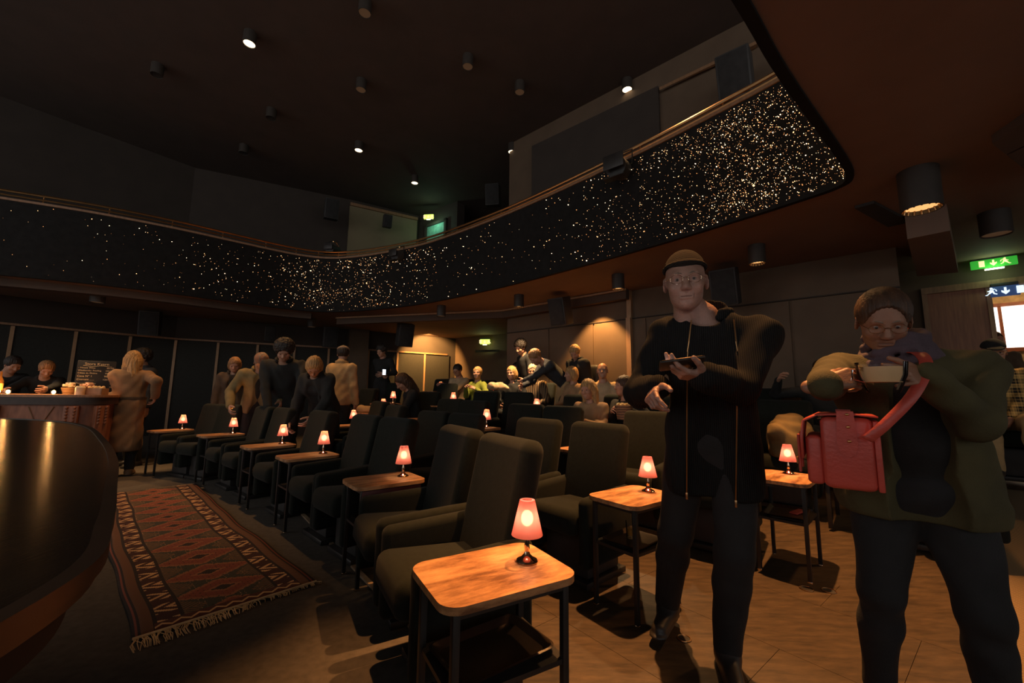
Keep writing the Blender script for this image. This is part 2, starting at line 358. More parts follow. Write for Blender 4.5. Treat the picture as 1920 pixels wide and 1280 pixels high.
bal = bm_obj('ceiling_balcony', bm, 'soffit', smooth=False); tag(bal, kind='structure')
def ribbon(bm, P, Nn, o0, o1, z0, z1):
    v = [[bm.verts.new((*(p + n * o), z)) for o, z in ((o0, z0), (o1, z0), (o1, z1), (o0, z1))] for p, n in zip(P, Nn)]
    for a, b in zip(v, v[1:]):
        for k in range(4): bm.faces.new((a[k], a[(k + 1) % 4], b[(k + 1) % 4], b[k]))
    bm.faces.new(v[0]); bm.faces.new(v[-1][::-1])
bf = empty('balcony_front', (0, 0, 0), 0, 'black glitter balcony front sweeping across the whole auditorium', 'balcony')
bm = bmesh.new(); ribbon(bm, FP, FN, -.03, .02, 2.80, 3.95); bm_obj('fascia_panel', bm, 'fascia', bf)
bm = bmesh.new(); ribbon(bm, FP, FN, -.13, .035, 3.95, 3.985); bm_obj('capping', bm, 'trimwood', bf)
bm = bmesh.new()
tube(bm, [(*(p - n * .05), 4.055) for p, n in zip(FP, FN)], .014, 6); bm_obj('lower_rail', bm, 'brass', bf)
bm = bmesh.new(); tube(bm, [(*(p - n * .08), 4.13) for p, n in zip(FP, FN)], .019, 6); bm_obj('handrail', bm, 'brass', bf)
for i in range(4, len(FP) - 12, 5):
    bm = bmesh.new(); p = FP[i] - FN[i] * .06; cyl(bm, (p[0], p[1], 3.98), (p[0] - FN[i][0] * .02, p[1] - FN[i][1] * .02, 4.13), .008, n=6); bm_obj('rail_post', bm, 'brass', bf)
# sparkle: thousands of tiny glowing points painted in for glitter glints on the fascia
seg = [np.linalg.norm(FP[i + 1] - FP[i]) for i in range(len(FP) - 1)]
def dens(x, y):                                     # how densely the painted glints lie along the front
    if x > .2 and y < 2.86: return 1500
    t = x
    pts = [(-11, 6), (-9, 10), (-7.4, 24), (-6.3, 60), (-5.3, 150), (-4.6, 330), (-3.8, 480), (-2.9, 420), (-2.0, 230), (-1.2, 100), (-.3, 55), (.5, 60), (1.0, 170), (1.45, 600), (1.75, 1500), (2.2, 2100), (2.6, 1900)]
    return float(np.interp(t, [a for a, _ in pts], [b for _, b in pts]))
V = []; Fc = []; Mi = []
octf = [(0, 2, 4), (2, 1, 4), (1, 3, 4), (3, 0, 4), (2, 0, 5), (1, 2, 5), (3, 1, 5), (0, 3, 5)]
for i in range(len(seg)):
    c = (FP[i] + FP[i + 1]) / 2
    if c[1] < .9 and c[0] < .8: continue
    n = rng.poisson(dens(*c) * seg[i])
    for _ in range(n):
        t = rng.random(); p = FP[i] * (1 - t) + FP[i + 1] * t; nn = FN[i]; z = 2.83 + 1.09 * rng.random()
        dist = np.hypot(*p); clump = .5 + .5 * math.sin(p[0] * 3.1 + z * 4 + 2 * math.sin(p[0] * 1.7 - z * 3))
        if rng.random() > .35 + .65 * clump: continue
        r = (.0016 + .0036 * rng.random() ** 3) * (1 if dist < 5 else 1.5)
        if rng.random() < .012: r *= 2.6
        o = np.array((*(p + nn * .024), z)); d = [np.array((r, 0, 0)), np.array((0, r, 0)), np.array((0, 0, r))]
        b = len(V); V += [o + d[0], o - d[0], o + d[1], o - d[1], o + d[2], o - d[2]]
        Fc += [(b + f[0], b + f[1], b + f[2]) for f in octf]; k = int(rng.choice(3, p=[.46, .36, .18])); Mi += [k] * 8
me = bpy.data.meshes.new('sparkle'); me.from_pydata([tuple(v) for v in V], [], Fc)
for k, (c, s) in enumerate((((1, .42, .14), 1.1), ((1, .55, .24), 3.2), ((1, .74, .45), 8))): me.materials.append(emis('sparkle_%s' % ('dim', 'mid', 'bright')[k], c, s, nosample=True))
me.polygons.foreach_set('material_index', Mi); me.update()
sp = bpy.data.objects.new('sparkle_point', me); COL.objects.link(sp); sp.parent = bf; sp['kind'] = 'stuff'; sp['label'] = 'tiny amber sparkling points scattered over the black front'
# soffit steps and beams under the balcony
bm = bmesh.new(); ribbon(bm, FP[:44], FN[:44], -.32, -.50, 2.70, 2.82); tag(bm_obj('trim_1', bm, 'soffit2'), kind='structure')
bm = bmesh.new()
for a, b in (((-3.95, 9.15), (-.15, 8.1)), ((-.15, 8.1), (1.85, 6.3)),):
    a = Vector(a); b = Vector(b); d = (b - a).normalized(); n = Vector((d.y, -d.x)); 
    prism(bm, [tuple(a), tuple(a + n * .10), tuple(b + n * .10), tuple(b)], 2.66, 2.82)
tag(bm_obj('trim_2', bm, 'soffit2', smooth=False), kind='structure')
bm = bmesh.new()
for a, b in (((-3.95, 9.12), (-.15, 8.07)), ((-.15, 8.07), (1.85, 6.27)),):
    a = Vector(a); b = Vector(b); d = (b - a).normalized(); n = Vector((d.y, -d.x)); prism(bm, [tuple(a + n * .10), tuple(a + n * .125), tuple(b + n * .125), tuple(b + n * .10)], 2.78, 2.81)
tag(bm_obj('trim_3', bm, 'batten', smooth=False), kind='structure')
# bulkhead and ceiling boxes on the right
bm = bmesh.new(); prism(bm, [(3.55, 3.50), (3.72, 3.30), (5.05, 4.45), (4.75, 4.62)], 2.58, 2.82); tag(bm_obj('trim_4', bm, 'soffit', smooth=False), kind='structure')
cb = empty('ceiling_box', (3.6, 2.2, 2.82), 0, 'shallow panelled box under the balcony at top right of the room', 'ceiling panel')
bm = bmesh.new(); R_ = math.radians(38)
Q = [Vector((3.02, 2.38)), Vector((3.75, 2.75)), Vector((4.4, 1.3)), Vector((2.6, .9))]
for k in range(3):
    t0, t1 = k / 3 + .012, (k + 1) / 3 - .012
    a0 = Q[0].lerp(Q[1], t0); a1 = Q[0].lerp(Q[1], t1); b0 = Q[3].lerp(Q[2], t0); b1 = Q[3].lerp(Q[2], t1)
    bm = bmesh.new(); prism(bm, [to_loc(cb, tuple(v)) for v in (a0, a1, b1, b0)], -.055, 0); bm_obj('panel', bm, 'soffit2', cb, smooth=False)
bm = bmesh.new(); prism(bm, [(2.98, 3.36), (3.06, 3.26), (3.72, 3.62), (3.62, 3.74)], 2.795, 2.822); tag(bm_obj('air_vent', bm, 'black', smooth=False), 'narrow black slot vent in the soffit left of the big downlight', 'vent')
# panelled left wall: panels and battens
def along(P, s):
    for a, b in zip(P, P[1:]):
        a = Vector(a); b = Vector(b); L = (b - a).length
        if s <= L: d = (b - a).normalized(); return a + d * s, d
        s -= L
    return b, d
def panel_run(P, s0, s1, step, z0, z1, parent, pm='panel', bw=.05):
    s = s0
    while s < s1:
        e = min(s + step, s1); a, d = along(P, s + bw / 2); b, _ = along(P, e - bw / 2); d = (b - a).normalized(); n = Vector((d.y, -d.x))
        bm = bmesh.new(); prism(bm, [tuple(a + n * .005), tuple(a + n * .045), tuple(b + n * .045), tuple(b + n * .005)], z0, z1); bm_obj('wall_panel', bm, pm, parent, smooth=False)
        a, _ = along(P, s); a0 = a - d * bw / 2; a1 = a + d * bw / 2
        bm = bmesh.new(); prism(bm, [tuple(a0), tuple(a0 + n * .07), tuple(a1 + n * .07), tuple(a1)], z0, z1); bm_obj('batten', bm, 'batten', parent, smooth=False)
        s = e
panel_run(WALL_L, 3.0, 11.4, .80, .0, 2.27, wl)
panel_run(WALL_L, 12.0, 14.45, .80, .0, 2.29, wl)
bm = bmesh.new()
for s0 in np.arange(0.5, 14.3, .46):
    a, d = along(WALL_L, float(s0)); b, _ = along(WALL_L, float(s0) + .46); n = Vector((d.y, -d.x)); prism(bm, [tuple(a), tuple(a + n * .08), tuple(b + n * .08), tuple(b)], 2.28, 2.32)
tag(bm_obj('trim_5', bm, 'trimwood', smooth=False), kind='structure')
bm = bmesh.new(); a, d = along(WALL_L, 11.45); b, _ = along(WALL_L, 11.95); n = Vector((d.y, -d.x)); prism(bm, [tuple(a), tuple(a + n * .25), tuple(b + n * .25), tuple(b)], 0, 2.82)
tag(bm_obj('column', bm, 'wall', smooth=False), kind='structure')
# rear wall: upper band, seam, batten column
seam = [(-.10, 8.15), (4.25, 4.33)]
a, b = Vector(seam[0]), Vector(seam[1]); d = (b - a).normalized(); n = Vector((d.y, -d.x))
bm = bmesh.new(); prism(bm, [tuple(a), tuple(a + n * .03), tuple(b + n * .03), tuple(b)], 2.36, 2.375); tag(bm_obj('trim_6', bm, 'wall_dark', smooth=False), kind='structure')
for k in range(6):
    s0 = .15 + k * .93
    if s0 + .9 > (b - a).length: break
    p, q = a + d * s0, a + d * (s0 + .90); bm = bmesh.new(); prism(bm, [tuple(p), tuple(p + n * .018), tuple(q + n * .018), tuple(q)], .1, 2.35); bm_obj('wall_board', bm, 'wall', wr, smooth=False)
s0 = 2.62; p, q = a + d * s0, a + d * (s0 + .075)
bm = bmesh.new(); prism(bm, [tuple(p), tuple(p + n * .10), tuple(q + n * .10), tuple(q)], 0, 2.37); prism(bm, [tuple(p), tuple(p + n * .06), tuple(q + n * .06), tuple(q)], 2.375, 2.82); tag(bm_obj('trim_7', bm, 'batten', smooth=False), kind='structure')
# balcony level door, corner moulding
bd = empty('door_2', (-2.6, 11.6, 3.4)); bd['kind'] = 'structure'
dd = Vector((.80, -.60)); nn = Vector((-.60, -.80)); B0 = Vector((-2.30, 11.35))
def bquad(s0, s1, o0, o1, z0, z1, name, m):
    P = [B0 + dd * s0 + nn * o0, B0 + dd * s0 + nn * o1, B0 + dd * s1 + nn * o1, B0 + dd * s1 + nn * o0]
    bm = bmesh.new(); prism(bm, [to_loc(bd, tuple(v)) for v in P], z0 - 3.4, z1 - 3.4); return bm_obj(name, bm, m, bd, smooth=False)
MT['greendoor'] = mat('pale_green_door', (.22, .50, .40), .6)
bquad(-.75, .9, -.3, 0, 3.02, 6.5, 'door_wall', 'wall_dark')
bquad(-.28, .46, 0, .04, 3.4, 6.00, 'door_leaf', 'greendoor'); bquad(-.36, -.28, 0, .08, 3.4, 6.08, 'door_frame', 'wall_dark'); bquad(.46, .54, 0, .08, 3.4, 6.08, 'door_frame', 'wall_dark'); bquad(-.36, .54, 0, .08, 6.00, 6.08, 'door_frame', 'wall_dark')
MT['olivewall'] = mat('olive_balcony_wall', (.24, .19, .11), .8, var=.08, scale=2)
bm = bmesh.new(); P0, P1 = Vector((-4.6, 10.8)), Vector((-2.95, 11.75)); dn = (P1 - P0).normalized(); nn2 = Vector((dn.y, -dn.x))
prism(bm, [tuple(P0), tuple(P0 + nn2 * .1), tuple(P1 + nn2 * .1), tuple(P1)], 3.02, 6.3); tag(bm_obj('wall_balcony', bm, 'olivewall', smooth=False), kind='structure')
bm = bmesh.new(); prism(bm, [tuple(P0 + nn2 * .1), tuple(P0 + nn2 * .16), tuple(P1 + nn2 * .16), tuple(P1 + nn2 * .1)], 6.28, 6.36); tag(bm_obj('trim_8', bm, 'trimwood', smooth=False), kind='structure')
# projecting boxes on the balcony back wall, right
bm = bmesh.new(); prism(bm, [(.55, 8.2), (.35, 7.6), (2.3, 5.95), (2.7, 6.5)], 3.9, 6.1); tag(bm_obj('wall_projection', bm, 'wall_dark', smooth=False), kind='structure')
bm = bmesh.new(); prism(bm, [(2.30, 5.9), (2.36, 5.85), (3.35, 5.0), (3.35, 5.1)], 5.98, 6.03); tag(bm_obj('trim_9', bm, 'trimwood', smooth=False), kind='structure')
# ================================================================== FITTINGS
def downlight(loc, r, h, label, state, group=None):
    t = empty('downlight', loc, 0, label, 'ceiling light', group)
    bm = bmesh.new(); lathe(bm, [(0.001, 0), (r, 0), (r, -h), (r * .93, -h), (r * .93, -h + .05), (.001, -h + .05)], 28); bm_obj('canister', bm, 'canister', t)
    bm = bmesh.new(); off = .03 if state in ('lit_amber',) else .012
    lathe(bm, [(.001, -h + off), (r * .91, -h + off), (r * .91, -h + off + .006), (.001, -h + off + .006)], 28); bm_obj('lens', bm, state, t)
    if state == 'lit_amber':
        bm = bmesh.new()
        for k in range(16):
            a = 2 * PI * k / 16; cyl(bm, (r * .9 * math.cos(a), r * .9 * math.sin(a), -h), (r * .82 * math.cos(a), r * .82 * math.sin(a), -h + .03), .006, n=6)
        fin = bm_obj('reflector_fin', bm, 'brass', t); fin['kind'] = 'stuff'
    return t
G1 = 'downlights burning on the high ceiling'
for loc, l in (((-4.0, 5.48, 6.5), 'white glowing downlight high at the upper left of the dark ceiling'), ((-3.36, 8.16, 6.5), 'glowing ceiling downlight left of centre, second from the left'),
               ((-2.47, 9.51, 6.5), 'small glowing downlight nearest the green lit balcony door'), ((-.05, 8.15, 6.5), 'glowing downlight in the middle of the high ceiling'),
               ((1.91, 6.31, 6.5), 'glowing canister downlight on the high ceiling above the brass rail')):
    downlight(loc, .085, .19, l, 'lit', G1)
for loc, l in (((-2.66, 6.39, 6.5), 'unlit dark canister left of the middle of the high ceiling'), ((-.76, 5.86, 6.5), 'largest unlit dark canister near the top centre of the ceiling'), ((.08, 6.4, 6.5), 'small unlit ceiling fitting just right of the top centre'),
               ((-5.94, 6.11, 6.5), 'unlit ceiling fitting at the far upper left'), ((-4.66, 7.15, 6.5), 'unlit ceiling fitting below the upper left glowing downlight'), ((-5.95, 8.31, 6.5), 'faint unlit ceiling fitting lowest on the left of the ceiling'),
               ((-2.08, 4.96, 6.5), 'unlit ceiling fitting cut by the top edge of the picture')):
    downlight(loc, .085, .19, l, 'dimlit' if loc[0] > -3 else 'black', 'unlit fittings on the high ceiling')
G2 = 'canister downlights under the balcony'
downlight((2.97, 2.80, 2.82), .115, .30, 'large brown canister downlight glowing amber, right of the balcony corner', 'lit_amber', G2)
for loc, r, l in (((2.70, 4.33, 2.82), .085, 'brown canister light under the balcony right of the man in the beanie'), ((1.47, 5.50, 2.82), .085, 'brown canister light under the balcony left of the man in the beanie'),
               ((.11, 6.75, 2.82), .085, 'brown canister light above the rear seated couple'), ((-1.37, 7.68, 2.82), .085, 'small canister light in front of the soffit edge left of the rear exit sign'), ((-7.1, 6.80, 2.82), .10, 'canister light above the left end of the bar'),
               ((-4.61, 9.2, 2.82), .09, 'canister light above the standing group at the left wall'), ((2.45, 6.0, 2.82), .085, 'canister light just behind the face of the man in the beanie'), ((4.30, 3.45, 2.82), .10, 'dark canister light above the right green exit sign')):
    downlight(loc, r, .21, l, 'lit_amber' if 0 < loc[0] < 4 else 'dimlit', G2)
def speaker(loc, yaw, tilt, s, label):
    t = empty('loudspeaker', loc, ang(yaw), label, 'loudspeaker', 'black loudspeakers on the walls')
    R = Matrix.Rotation(math.radians(-tilt), 3, 'X')
    bm = bmesh.new(); box(bm, (0, 0, 0), (.30 * s, .26 * s, .46 * s), bev=.015, R=R); bm_obj('cabinet', bm, 'black', t)
    bm = bmesh.new(); box(bm, R @ Vector((0, .135 * s, 0)), (.26 * s, .015, .42 * s), bev=.004, R=R); bm_obj('grille', bm, mat('speaker_cloth', (.028, .026, .025), .9) if 'spk' not in MT else MT['spk'], t)
    bm = bmesh.new(); cyl(bm, (0, -.1 * s, 0), (0, -.34 * s, .05), .02); bm_obj('bracket', bm, 'blackmetal', t)
MT['spk'] = mat('speaker_cloth', (.028, .026, .025), .9)
speaker((-7.55, 8.35, 2.52), 300, 10, 1.1, 'black loudspeaker on the left wall above the chalkboard end of the bar')
speaker((-5.75, 9.55, 2.50), 300, 10, .75, 'small black loudspeaker high on the left wall above the red capped man')
speaker((-4.55, 10.05, 2.50), 300, 10, 1.1, 'large black loudspeaker on the left wall above the tall man in the puffer')
speaker((-2.50, 9.35, 2.48), 300, 15, 1.15, 'black loudspeaker hung beside the amber wall scallop')
speaker((.80, 6.62, 2.52), 231, 15, 1.0, 'black loudspeaker on the rear wall below the canister lights')
speaker((2.68, 4.98, 2.52), 231, 15, 1.0, 'black loudspeaker on the rear wall right of the beanie man')
speaker((2.9, 4.85, 5.3), 231, 15, 1.3, 'big black loudspeaker above the balcony rail at its right end')
speaker((-4.7, 9.95, 5.8), 300, 10, 1.1, 'black loudspeaker high on the balcony wall left of the green door')
speaker((-3.5, 10.75, 5.85), 300, 10, .75, 'small black loudspeaker between the wall moulding and the green door')
speaker((-.5, 9.3, 5.9), 260, 10, 1.1, 'black loudspeaker high on the dark wall right of the green door')
def stage_spot(loc, yaw, label, s=1.0):
    t = empty('stage_spotlight', loc, ang(yaw), label, 'spotlight', 'spotlights clamped to the balcony rail')
    bm = bmesh.new(); cyl(bm, (0, -.16 * s, 0), (0, .12 * s, -.06), .085 * s, .10 * s, 20); bm_obj('housing', bm, 'black', t)
    bm = bmesh.new(); box(bm, (0, .17 * s, -.02), (.20 * s, .012, .14 * s), bev=.002); box(bm, (0, .14 * s, -.17 * s), (.2 * s, .1, .01)); bm_obj('barn_door', bm, 'blackmetal', t)
    bm = bmesh.new(); tube(bm, [(-.11 * s, 0, 0), (-.11 * s, -.02, .15 * s), (.11 * s, -.02, .15 * s), (.11 * s, 0, 0)], .009, 6); bm_obj('yoke', bm, 'blackmetal', t)
    bm = bmesh.new(); tube(bm, [(0, 0, .14 * s), (.03, -.14, .17 * s), (0, -.20, .10 * s)], .012, 6); bm_obj('rail_clamp', bm, 'brass', t)
stage_spot((1.28, 4.55, 3.86), 230, 'black spotlight clamped to the balcony front beside the brightest sparkle', 1.25)
stage_spot((-2.25, 7.72, 3.86), 240, 'black spotlight on the rail below the green balcony door')
stage_spot((-3.98, 8.62, 4.30), 260, 'black spotlight standing on the rail at the bend of the balcony')
# exit signs ------------------------------------------------------------
def picto(parent, w, h, m, left_man=False, y=.004):
    """door, arrow and running figure laid flat on the sign face (local x right, z up)"""
    sgn = -1 if left_man else 1
    def poly(name, pts):
        bm = bmesh.new(); vs = [bm.verts.new((sgn * p[0] * h, y, p[1] * h)) for p in pts]; bm.faces.new(vs)
        r = bmesh.ops.extrude_face_region(bm, geom=list(bm.faces)); bmesh.ops.translate(bm, vec=(0, .002, 0), verts=[v for v in r['geom'] if isinstance(v, bmesh.types.BMVert)])
        bm_obj(name, bm, m, parent, smooth=False)
    poly('door_symbol', [(-1.15, -.36), (-.70, -.36), (-.70, .36), (-1.15, .36)])
    poly('arrow_symbol', [(-.10, .34), (.06, .34), (.06, -.02), (.24, .08), (.24, -.10), (-.02, -.36), (-.28, -.10), (-.28, .08), (-.10, -.02)])
    for q in ([(.78, .40), (.90, .44), (.96, .34), (.90, .24), (.80, .25), (.75, .32)], [(.62, .22), (.86, .24), (.98, .02), (1.12, .04), (1.12, .12), (1.02, .12), (.90, .28), (.66, .30), (.52, .16), (.50, .02), (.58, .02), (.60, .12)],
              [(.70, .20), (.86, .18), (.84, -.06), (1.00, -.18), (1.14, -.34), (1.28, -.34), (1.26, -.26), (1.16, -.26), (1.04, -.08), (.94, .02), (.74, .02)], [(.70, .06), (.82, -.02), (.74, -.22), (.52, -.30), (.50, -.22), (.66, -.14)]):
        poly('running_figure', q)
MT['signgreen'] = emis('exit_sign_green', (.05, .55, .05), .55); MT['signwhite'] = emis('exit_sign_pale', (1, .80, .45), .9); MT['signblue'] = emis('exit_sign_dark_blue', (.03, .06, .16), .6)
MT['signice'] = emis('exit_sign_ice_white', (.75, .88, 1), 1.1); MT['signbright'] = emis('bright_exit_face', (.55, .85, .12), 1.6)
MT['tubeglow'] = emis('sign_strip_light', (1, .92, .72), 3.0)
def exit_sign(loc, yaw, w, h, face, sym, label, left_man=False, hood=True, tubes=True, tilt=0):
    t = empty('exit_sign', loc, ang(yaw), label, 'exit sign'); t.rotation_euler = (0, 0, ang(yaw))
    bm = bmesh.new(); box(bm, (0, -.02, 0), (w, .035, h), bev=.004); bm_obj('sign_face', bm, face, t)
    picto(t, w, h, sym, left_man)
    if hood: bm = bmesh.new(); box(bm, (0, -.03, h / 2 + .02), (w * .95, .06, .035), bev=.004); bm_obj('housing', bm, 'black', t)
    if tubes: bm = bmesh.new(); box(bm, (0, .0, -h / 2 - .022), (w * .42, .03, .016), bev=.004); bm_obj('strip_light', bm, 'tubeglow', t)
    return t
s_ = exit_sign((*dpt(.84, .14), 2.75), 225, .36, .10, 'signgreen', 'signwhite', 'green exit sign with pale symbols above the right hand door', left_man=True)
point((*dpt(.84, .18), 2.65), .8, (.55, 1, .55), .04)
exit_sign((*dpt(.90, .10), 2.41), 225, .22, .12, 'signblue', 'signice', 'dark blue exit sign with white running figure in the doorway top', left_man=False, tubes=False)
exit_sign((-.78, 11.55, 2.62), 262, .28, .14, 'signbright', 'signwhite', 'small bright exit sign on the rear wall beyond the seats', True)
point((-.76, 11.38, 2.45), 1.1, (.75, 1, .45), .04)
exit_sign((-2.42, 11.0, 6.12), 262, .28, .13, 'signbright', 'signwhite', 'bright exit sign above the green lit balcony door', True)
point((-2.35, 11.0, 5.98), 3.0, (.45, 1, .70), .05)
bm = bmesh.new(); prism(bm, [(-1.05, 11.70), (-1.05, 11.55), (-.35, 11.42), (-.35, 11.3)], 2.32, 2.37); tag(bm_obj('trim_10', bm, 'wall_dark', smooth=False), kind='structure')
# ================================================================== TABLE LAMP, SIDE TABLE, TRAY, SEAT
def make_lamp(loc, parent=None):
    t = empty('table_lamp', loc)
    bm = bmesh.new(); lathe(bm, [(.001, .102), (.0515, .092), (.049, .088), (.051, .086)], 8); bm.free()
    bm = bmesh.new(); lathe(bm, [(.054, .088), (.0265, .203), (.0255, .203), (.053, .088)], 32)
    lathe(bm, [(.0255, .203), (.017, .204), (.017, .202)], 32); bm_obj('shade', bm, 'shade', t)
    bm = bmesh.new(); lathe(bm, [(.001, 0), (.037, 0), (.038, .004), (.034, .010), (.020, .016), (.011, .026), (.0075, .034), (.0095, .044), (.0085, .058), (.0055, .072), (.0035, .080), (.0035, .118), (.001, .118)], 24); bm_obj('stem', bm, 'chrome', t)
    bm = bmesh.new(); sph(bm, (0, 0, .142), (.021, .021, .027), 16); bm_obj('bulb', bm, 'bulb', t)
    return t
proto_lamp = None
def lamp(x, y, z, label, power=1.0):
    global proto_lamp
    if proto_lamp is None: proto_lamp = make_lamp((x, y, z)); t = proto_lamp
    else: t = copy_tree(proto_lamp); t.location = (x, y, z)
    t.rotation_euler.z = random.uniform(0, 3)
    tag(t, label, 'table lamp', 'small pink shaded lamps on the side tables')
    point((x, y, z + .142), LAMP_W * power, WARM, .013)
    if y > 3: spot((x, y, z + .155), (x, y, z + 3), 26 * power, 150, 1, AMB, .02)      # added uplight to brighten the soffit, set at the shade's open top
    return t
TW, TL, TH = .46, .34, .59        # long (back-front), short, height
def make_table(legs=True):
    t = empty('side_table', (0, 0, 0))
    bm = bmesh.new(); prism(bm, rrect(TW / 2, TL / 2, .06), TH - .022, TH); 
    bmesh.ops.bevel(bm, geom=[e for e in bm.edges if abs(e.verts[0].co.z - TH) < 1e-5 and abs(e.verts[1].co.z - TH) < 1e-5 and len(e.link_faces) == 2 and e.calc_face_angle(0) > 1], offset=.004, segments=2, affect='EDGES')
    bm_obj('tabletop', bm, 'tabletop', t)
    for sx in (-1, 1):
        for sy in (-1, 1):
            bm = bmesh.new(); box(bm, (sx * (TW / 2 - .045), sy * (TL / 2 - .035), (TH - .022) / 2 + .004), (.022, .022, TH - .03), bev=.002); 
            l = bm_obj('leg', bm, 'blackmetal', t)
            bm = bmesh.new(); box(bm, (sx * (TW / 2 - .045), sy * (TL / 2 - .035), .006), (.026, .026, .012), bev=.003); bm_obj('foot_cap', bm, 'chrome', l)
    bm = bmesh.new(); prism(bm, rrect(TW / 2 - .04, TL / 2 - .03, .02), .33, .345); bm_obj('shelf', bm, 'blackmetal', t)
    bm = bmesh.new()
    for sy in (-1, 1): box(bm, (0, sy * (TL / 2 - .035), TH - .035), (TW - .10, .016, .022))
    for sx in (-1, 1): box(bm, (sx * (TW / 2 - .045), 0, TH - .035), (.016, TL - .08, .022))
    bm_obj('apron', bm, 'blackmetal', t)
    return t
def make_tray():
    t = empty('serving_tray', (0, 0, 0)); bm = bmesh.new()
    o = rrect(.165, .115, .03); inn = rrect(.145, .095, .025)
    prism(bm, inn, 0, .003)
    a = [bm.verts.new((x, y, .003)) for x, y in inn]; b = [bm.verts.new((x, y, .020)) for x, y in o]; c = [bm.verts.new((x * 1.045, y * 1.06, .018)) for x, y in o]; n = len(a)
    for k in range(n): bm.faces.new((a[k], a[(k + 1) % n], b[(k + 1) % n], b[k])); bm.faces.new((b[k], b[(k + 1) % n], c[(k + 1) % n], c[k]))
    bm_obj('tray_body', bm, 'tray', t); return t
proto_tab = make_table(); proto_tray = make_tray(); used = {'t': False, 'r': False}
def place(proto, key, loc, rz):
    o = proto if not used.get(key) else copy_tree(proto); used[key] = True
    o.location = loc; o.rotation_euler.z = rz; return o
def table(x, y, bdir, label, lamp_label=None, tray=None, lampoff=.13, power=1.0, z=None, lo=(0, 0)):
    """x,y: where the lamp stands; bdir: compass angle pointing to the back of the row"""
    b = Vector((math.cos(math.radians(bdir)), math.sin(math.radians(bdir)))); z = floorz(x, y) if z is None else z
    c = Vector((x, y)) - b * lampoff
    t = place(proto_tab, 't', (c.x, c.y, z), math.radians(bdir)); tag(t, label, 'side table', 'small walnut topped side tables between the seats')
    if lamp_label: lamp(x + lo[0], y + lo[1], z + TH, lamp_label, power)
    if tray:
        r = place(proto_tray, 'r', (c.x, c.y, z + .3455), math.radians(bdir + 6)); tag(r, tray, 'tray', 'brown serving trays under the side tables')
    return t
def rbox(c, s, bev, seg=4, R=None): bm = bmesh.new(); box(bm, c, s, bev=bev, seg=seg, R=R); return bm
def make_seat():
    t = empty('cinema_seat', (0, 0, 0))
    Rb = Matrix.Rotation(math.radians(12), 3, 'X')
    bm = rbox((0, .08, .385), (.46, .50, .15), .05, 4, Matrix.Rotation(math.radians(4), 3, 'X')); bm_obj('seat_cushion', bm, 'seat', t)
    bm = bmesh.new(); prof = []
    box(bm, (0, -.235, .66), (.54, .13, .60), bev=.055, seg=5, R=Rb)
    for v in bm.verts:                                       # gently winged back
        v.co.y += .9 * v.co.x ** 2
    bm_obj('backrest', bm, 'seat', t)
    for sx in (-1, 1):
        bm = bmesh.new(); box(bm, (sx * .275, .04, .36), (.085, .50, .42), bev=.035, seg=4)
        for v in bm.verts:
            if v.co.z > .45: v.co.z += -.10 * max(0, v.co.y - .05)
        a = bm_obj('armrest', bm, 'seat', t)
    bm = bmesh.new(); box(bm, (0, -.02, .17), (.40, .34, .26), bev=.02); bm_obj('pedestal', bm, 'black', t)
    bm = bmesh.new(); box(bm, (0, -.02, .02), (.46, .42, .04), bev=.008); bm_obj('floor_plate', bm, 'blackmetal', t)
    for c in t.children:
        for v in c.data.vertices: v.co.x *= .86
    return t
proto_seat = make_seat(); SEATS = []
def seat(x, y, facing, label, z=None):
    o = place(proto_seat, 's', (x, y, floorz(x, y) if z is None else z), ang(facing)); tag(o, label, 'seat', 'dark green upholstered cinema seats'); SEATS.append((x, y)); return o
def gap_seats(A, B, labels, back=.10):
    """two seats side by side between the lamp positions A and B of one row"""
    A = Vector(A); B = Vector(B); d = (B - A).normalized(); n = Vector((d.y, -d.x)); L = (B - A).length
    fa = math.degrees(math.atan2(-n.y, -n.x)); m = (A + B) / 2 - n * .13 + n * back; k = min(.30, (L - .36) / 4)
    if L < 1.12: p = m; seat(p.x, p.y, fa, labels[0].replace('just beyond', 'alone beyond')); return
    for s, l in zip((-1, 1), labels): p = m + d * k * s * 1.0; seat(p.x, p.y, fa, l)
# row 1 --------------------------------------------------------------------
R1 = [(.06, 1.47, 30), (-.73, 2.85, 38), (-1.72, 3.82, 45), (-2.46, 4.47, 48), (-3.66, 5.45, 54), (-4.73, 5.95, 60)]
names = [('side table nearest the camera with a worn walnut top', 'lamp on the nearest side table, biggest pink shade', 'brown tray on the shelf of the nearest table'),
         ('walnut side table just left of the nearest pair of seats', 'pink lamp left of the nearest pair of seats', 'tray below the table left of the nearest seats'),
         ('side table third in the front row from the camera', 'third pink lamp of the front row counting from the nearest', None),
         ('side table fourth in the front row from the camera', 'fourth pink lamp of the front row counting from the nearest', 'bright rimmed tray under the fourth table of the front row'),
         ('side table fifth in the front row, below the red capped man', 'pink lamp below the red capped man, fifth of the front row', None),
         ('farthest side table of the front row near the beige coat', 'farthest and smallest pink lamp of the front row near the beige coat', None)]
for (x, y, b), (l1, l2, l3) in zip(R1, names): table(x, y, b, l1, l2, l3, power=1.0 if y < 2 else .8)
ordn = ['first', 'second', 'third', 'fourth', 'fifth']
t2_ = [o for o in bpy.data.objects if o.get('label') == 'walnut side table just left of the nearest pair of seats'][0]
for sy in (-1, 1):
    bm = bmesh.new(); box(bm, (0, sy * (TL / 2 - .02), .43), (TW - .08, .008, .26), bev=.002); bm_obj('side_panel', bm, 'redpanel', t2_)
for i in range(5):
    gap_seats(R1[i][:2], R1[i + 1][:2], ['green front row seat just beyond the %s lamp of its row' % ordn[i], 'green front row seat just before the %s lamp of its row' % (ordn + ['sixth'])[i + 1]])
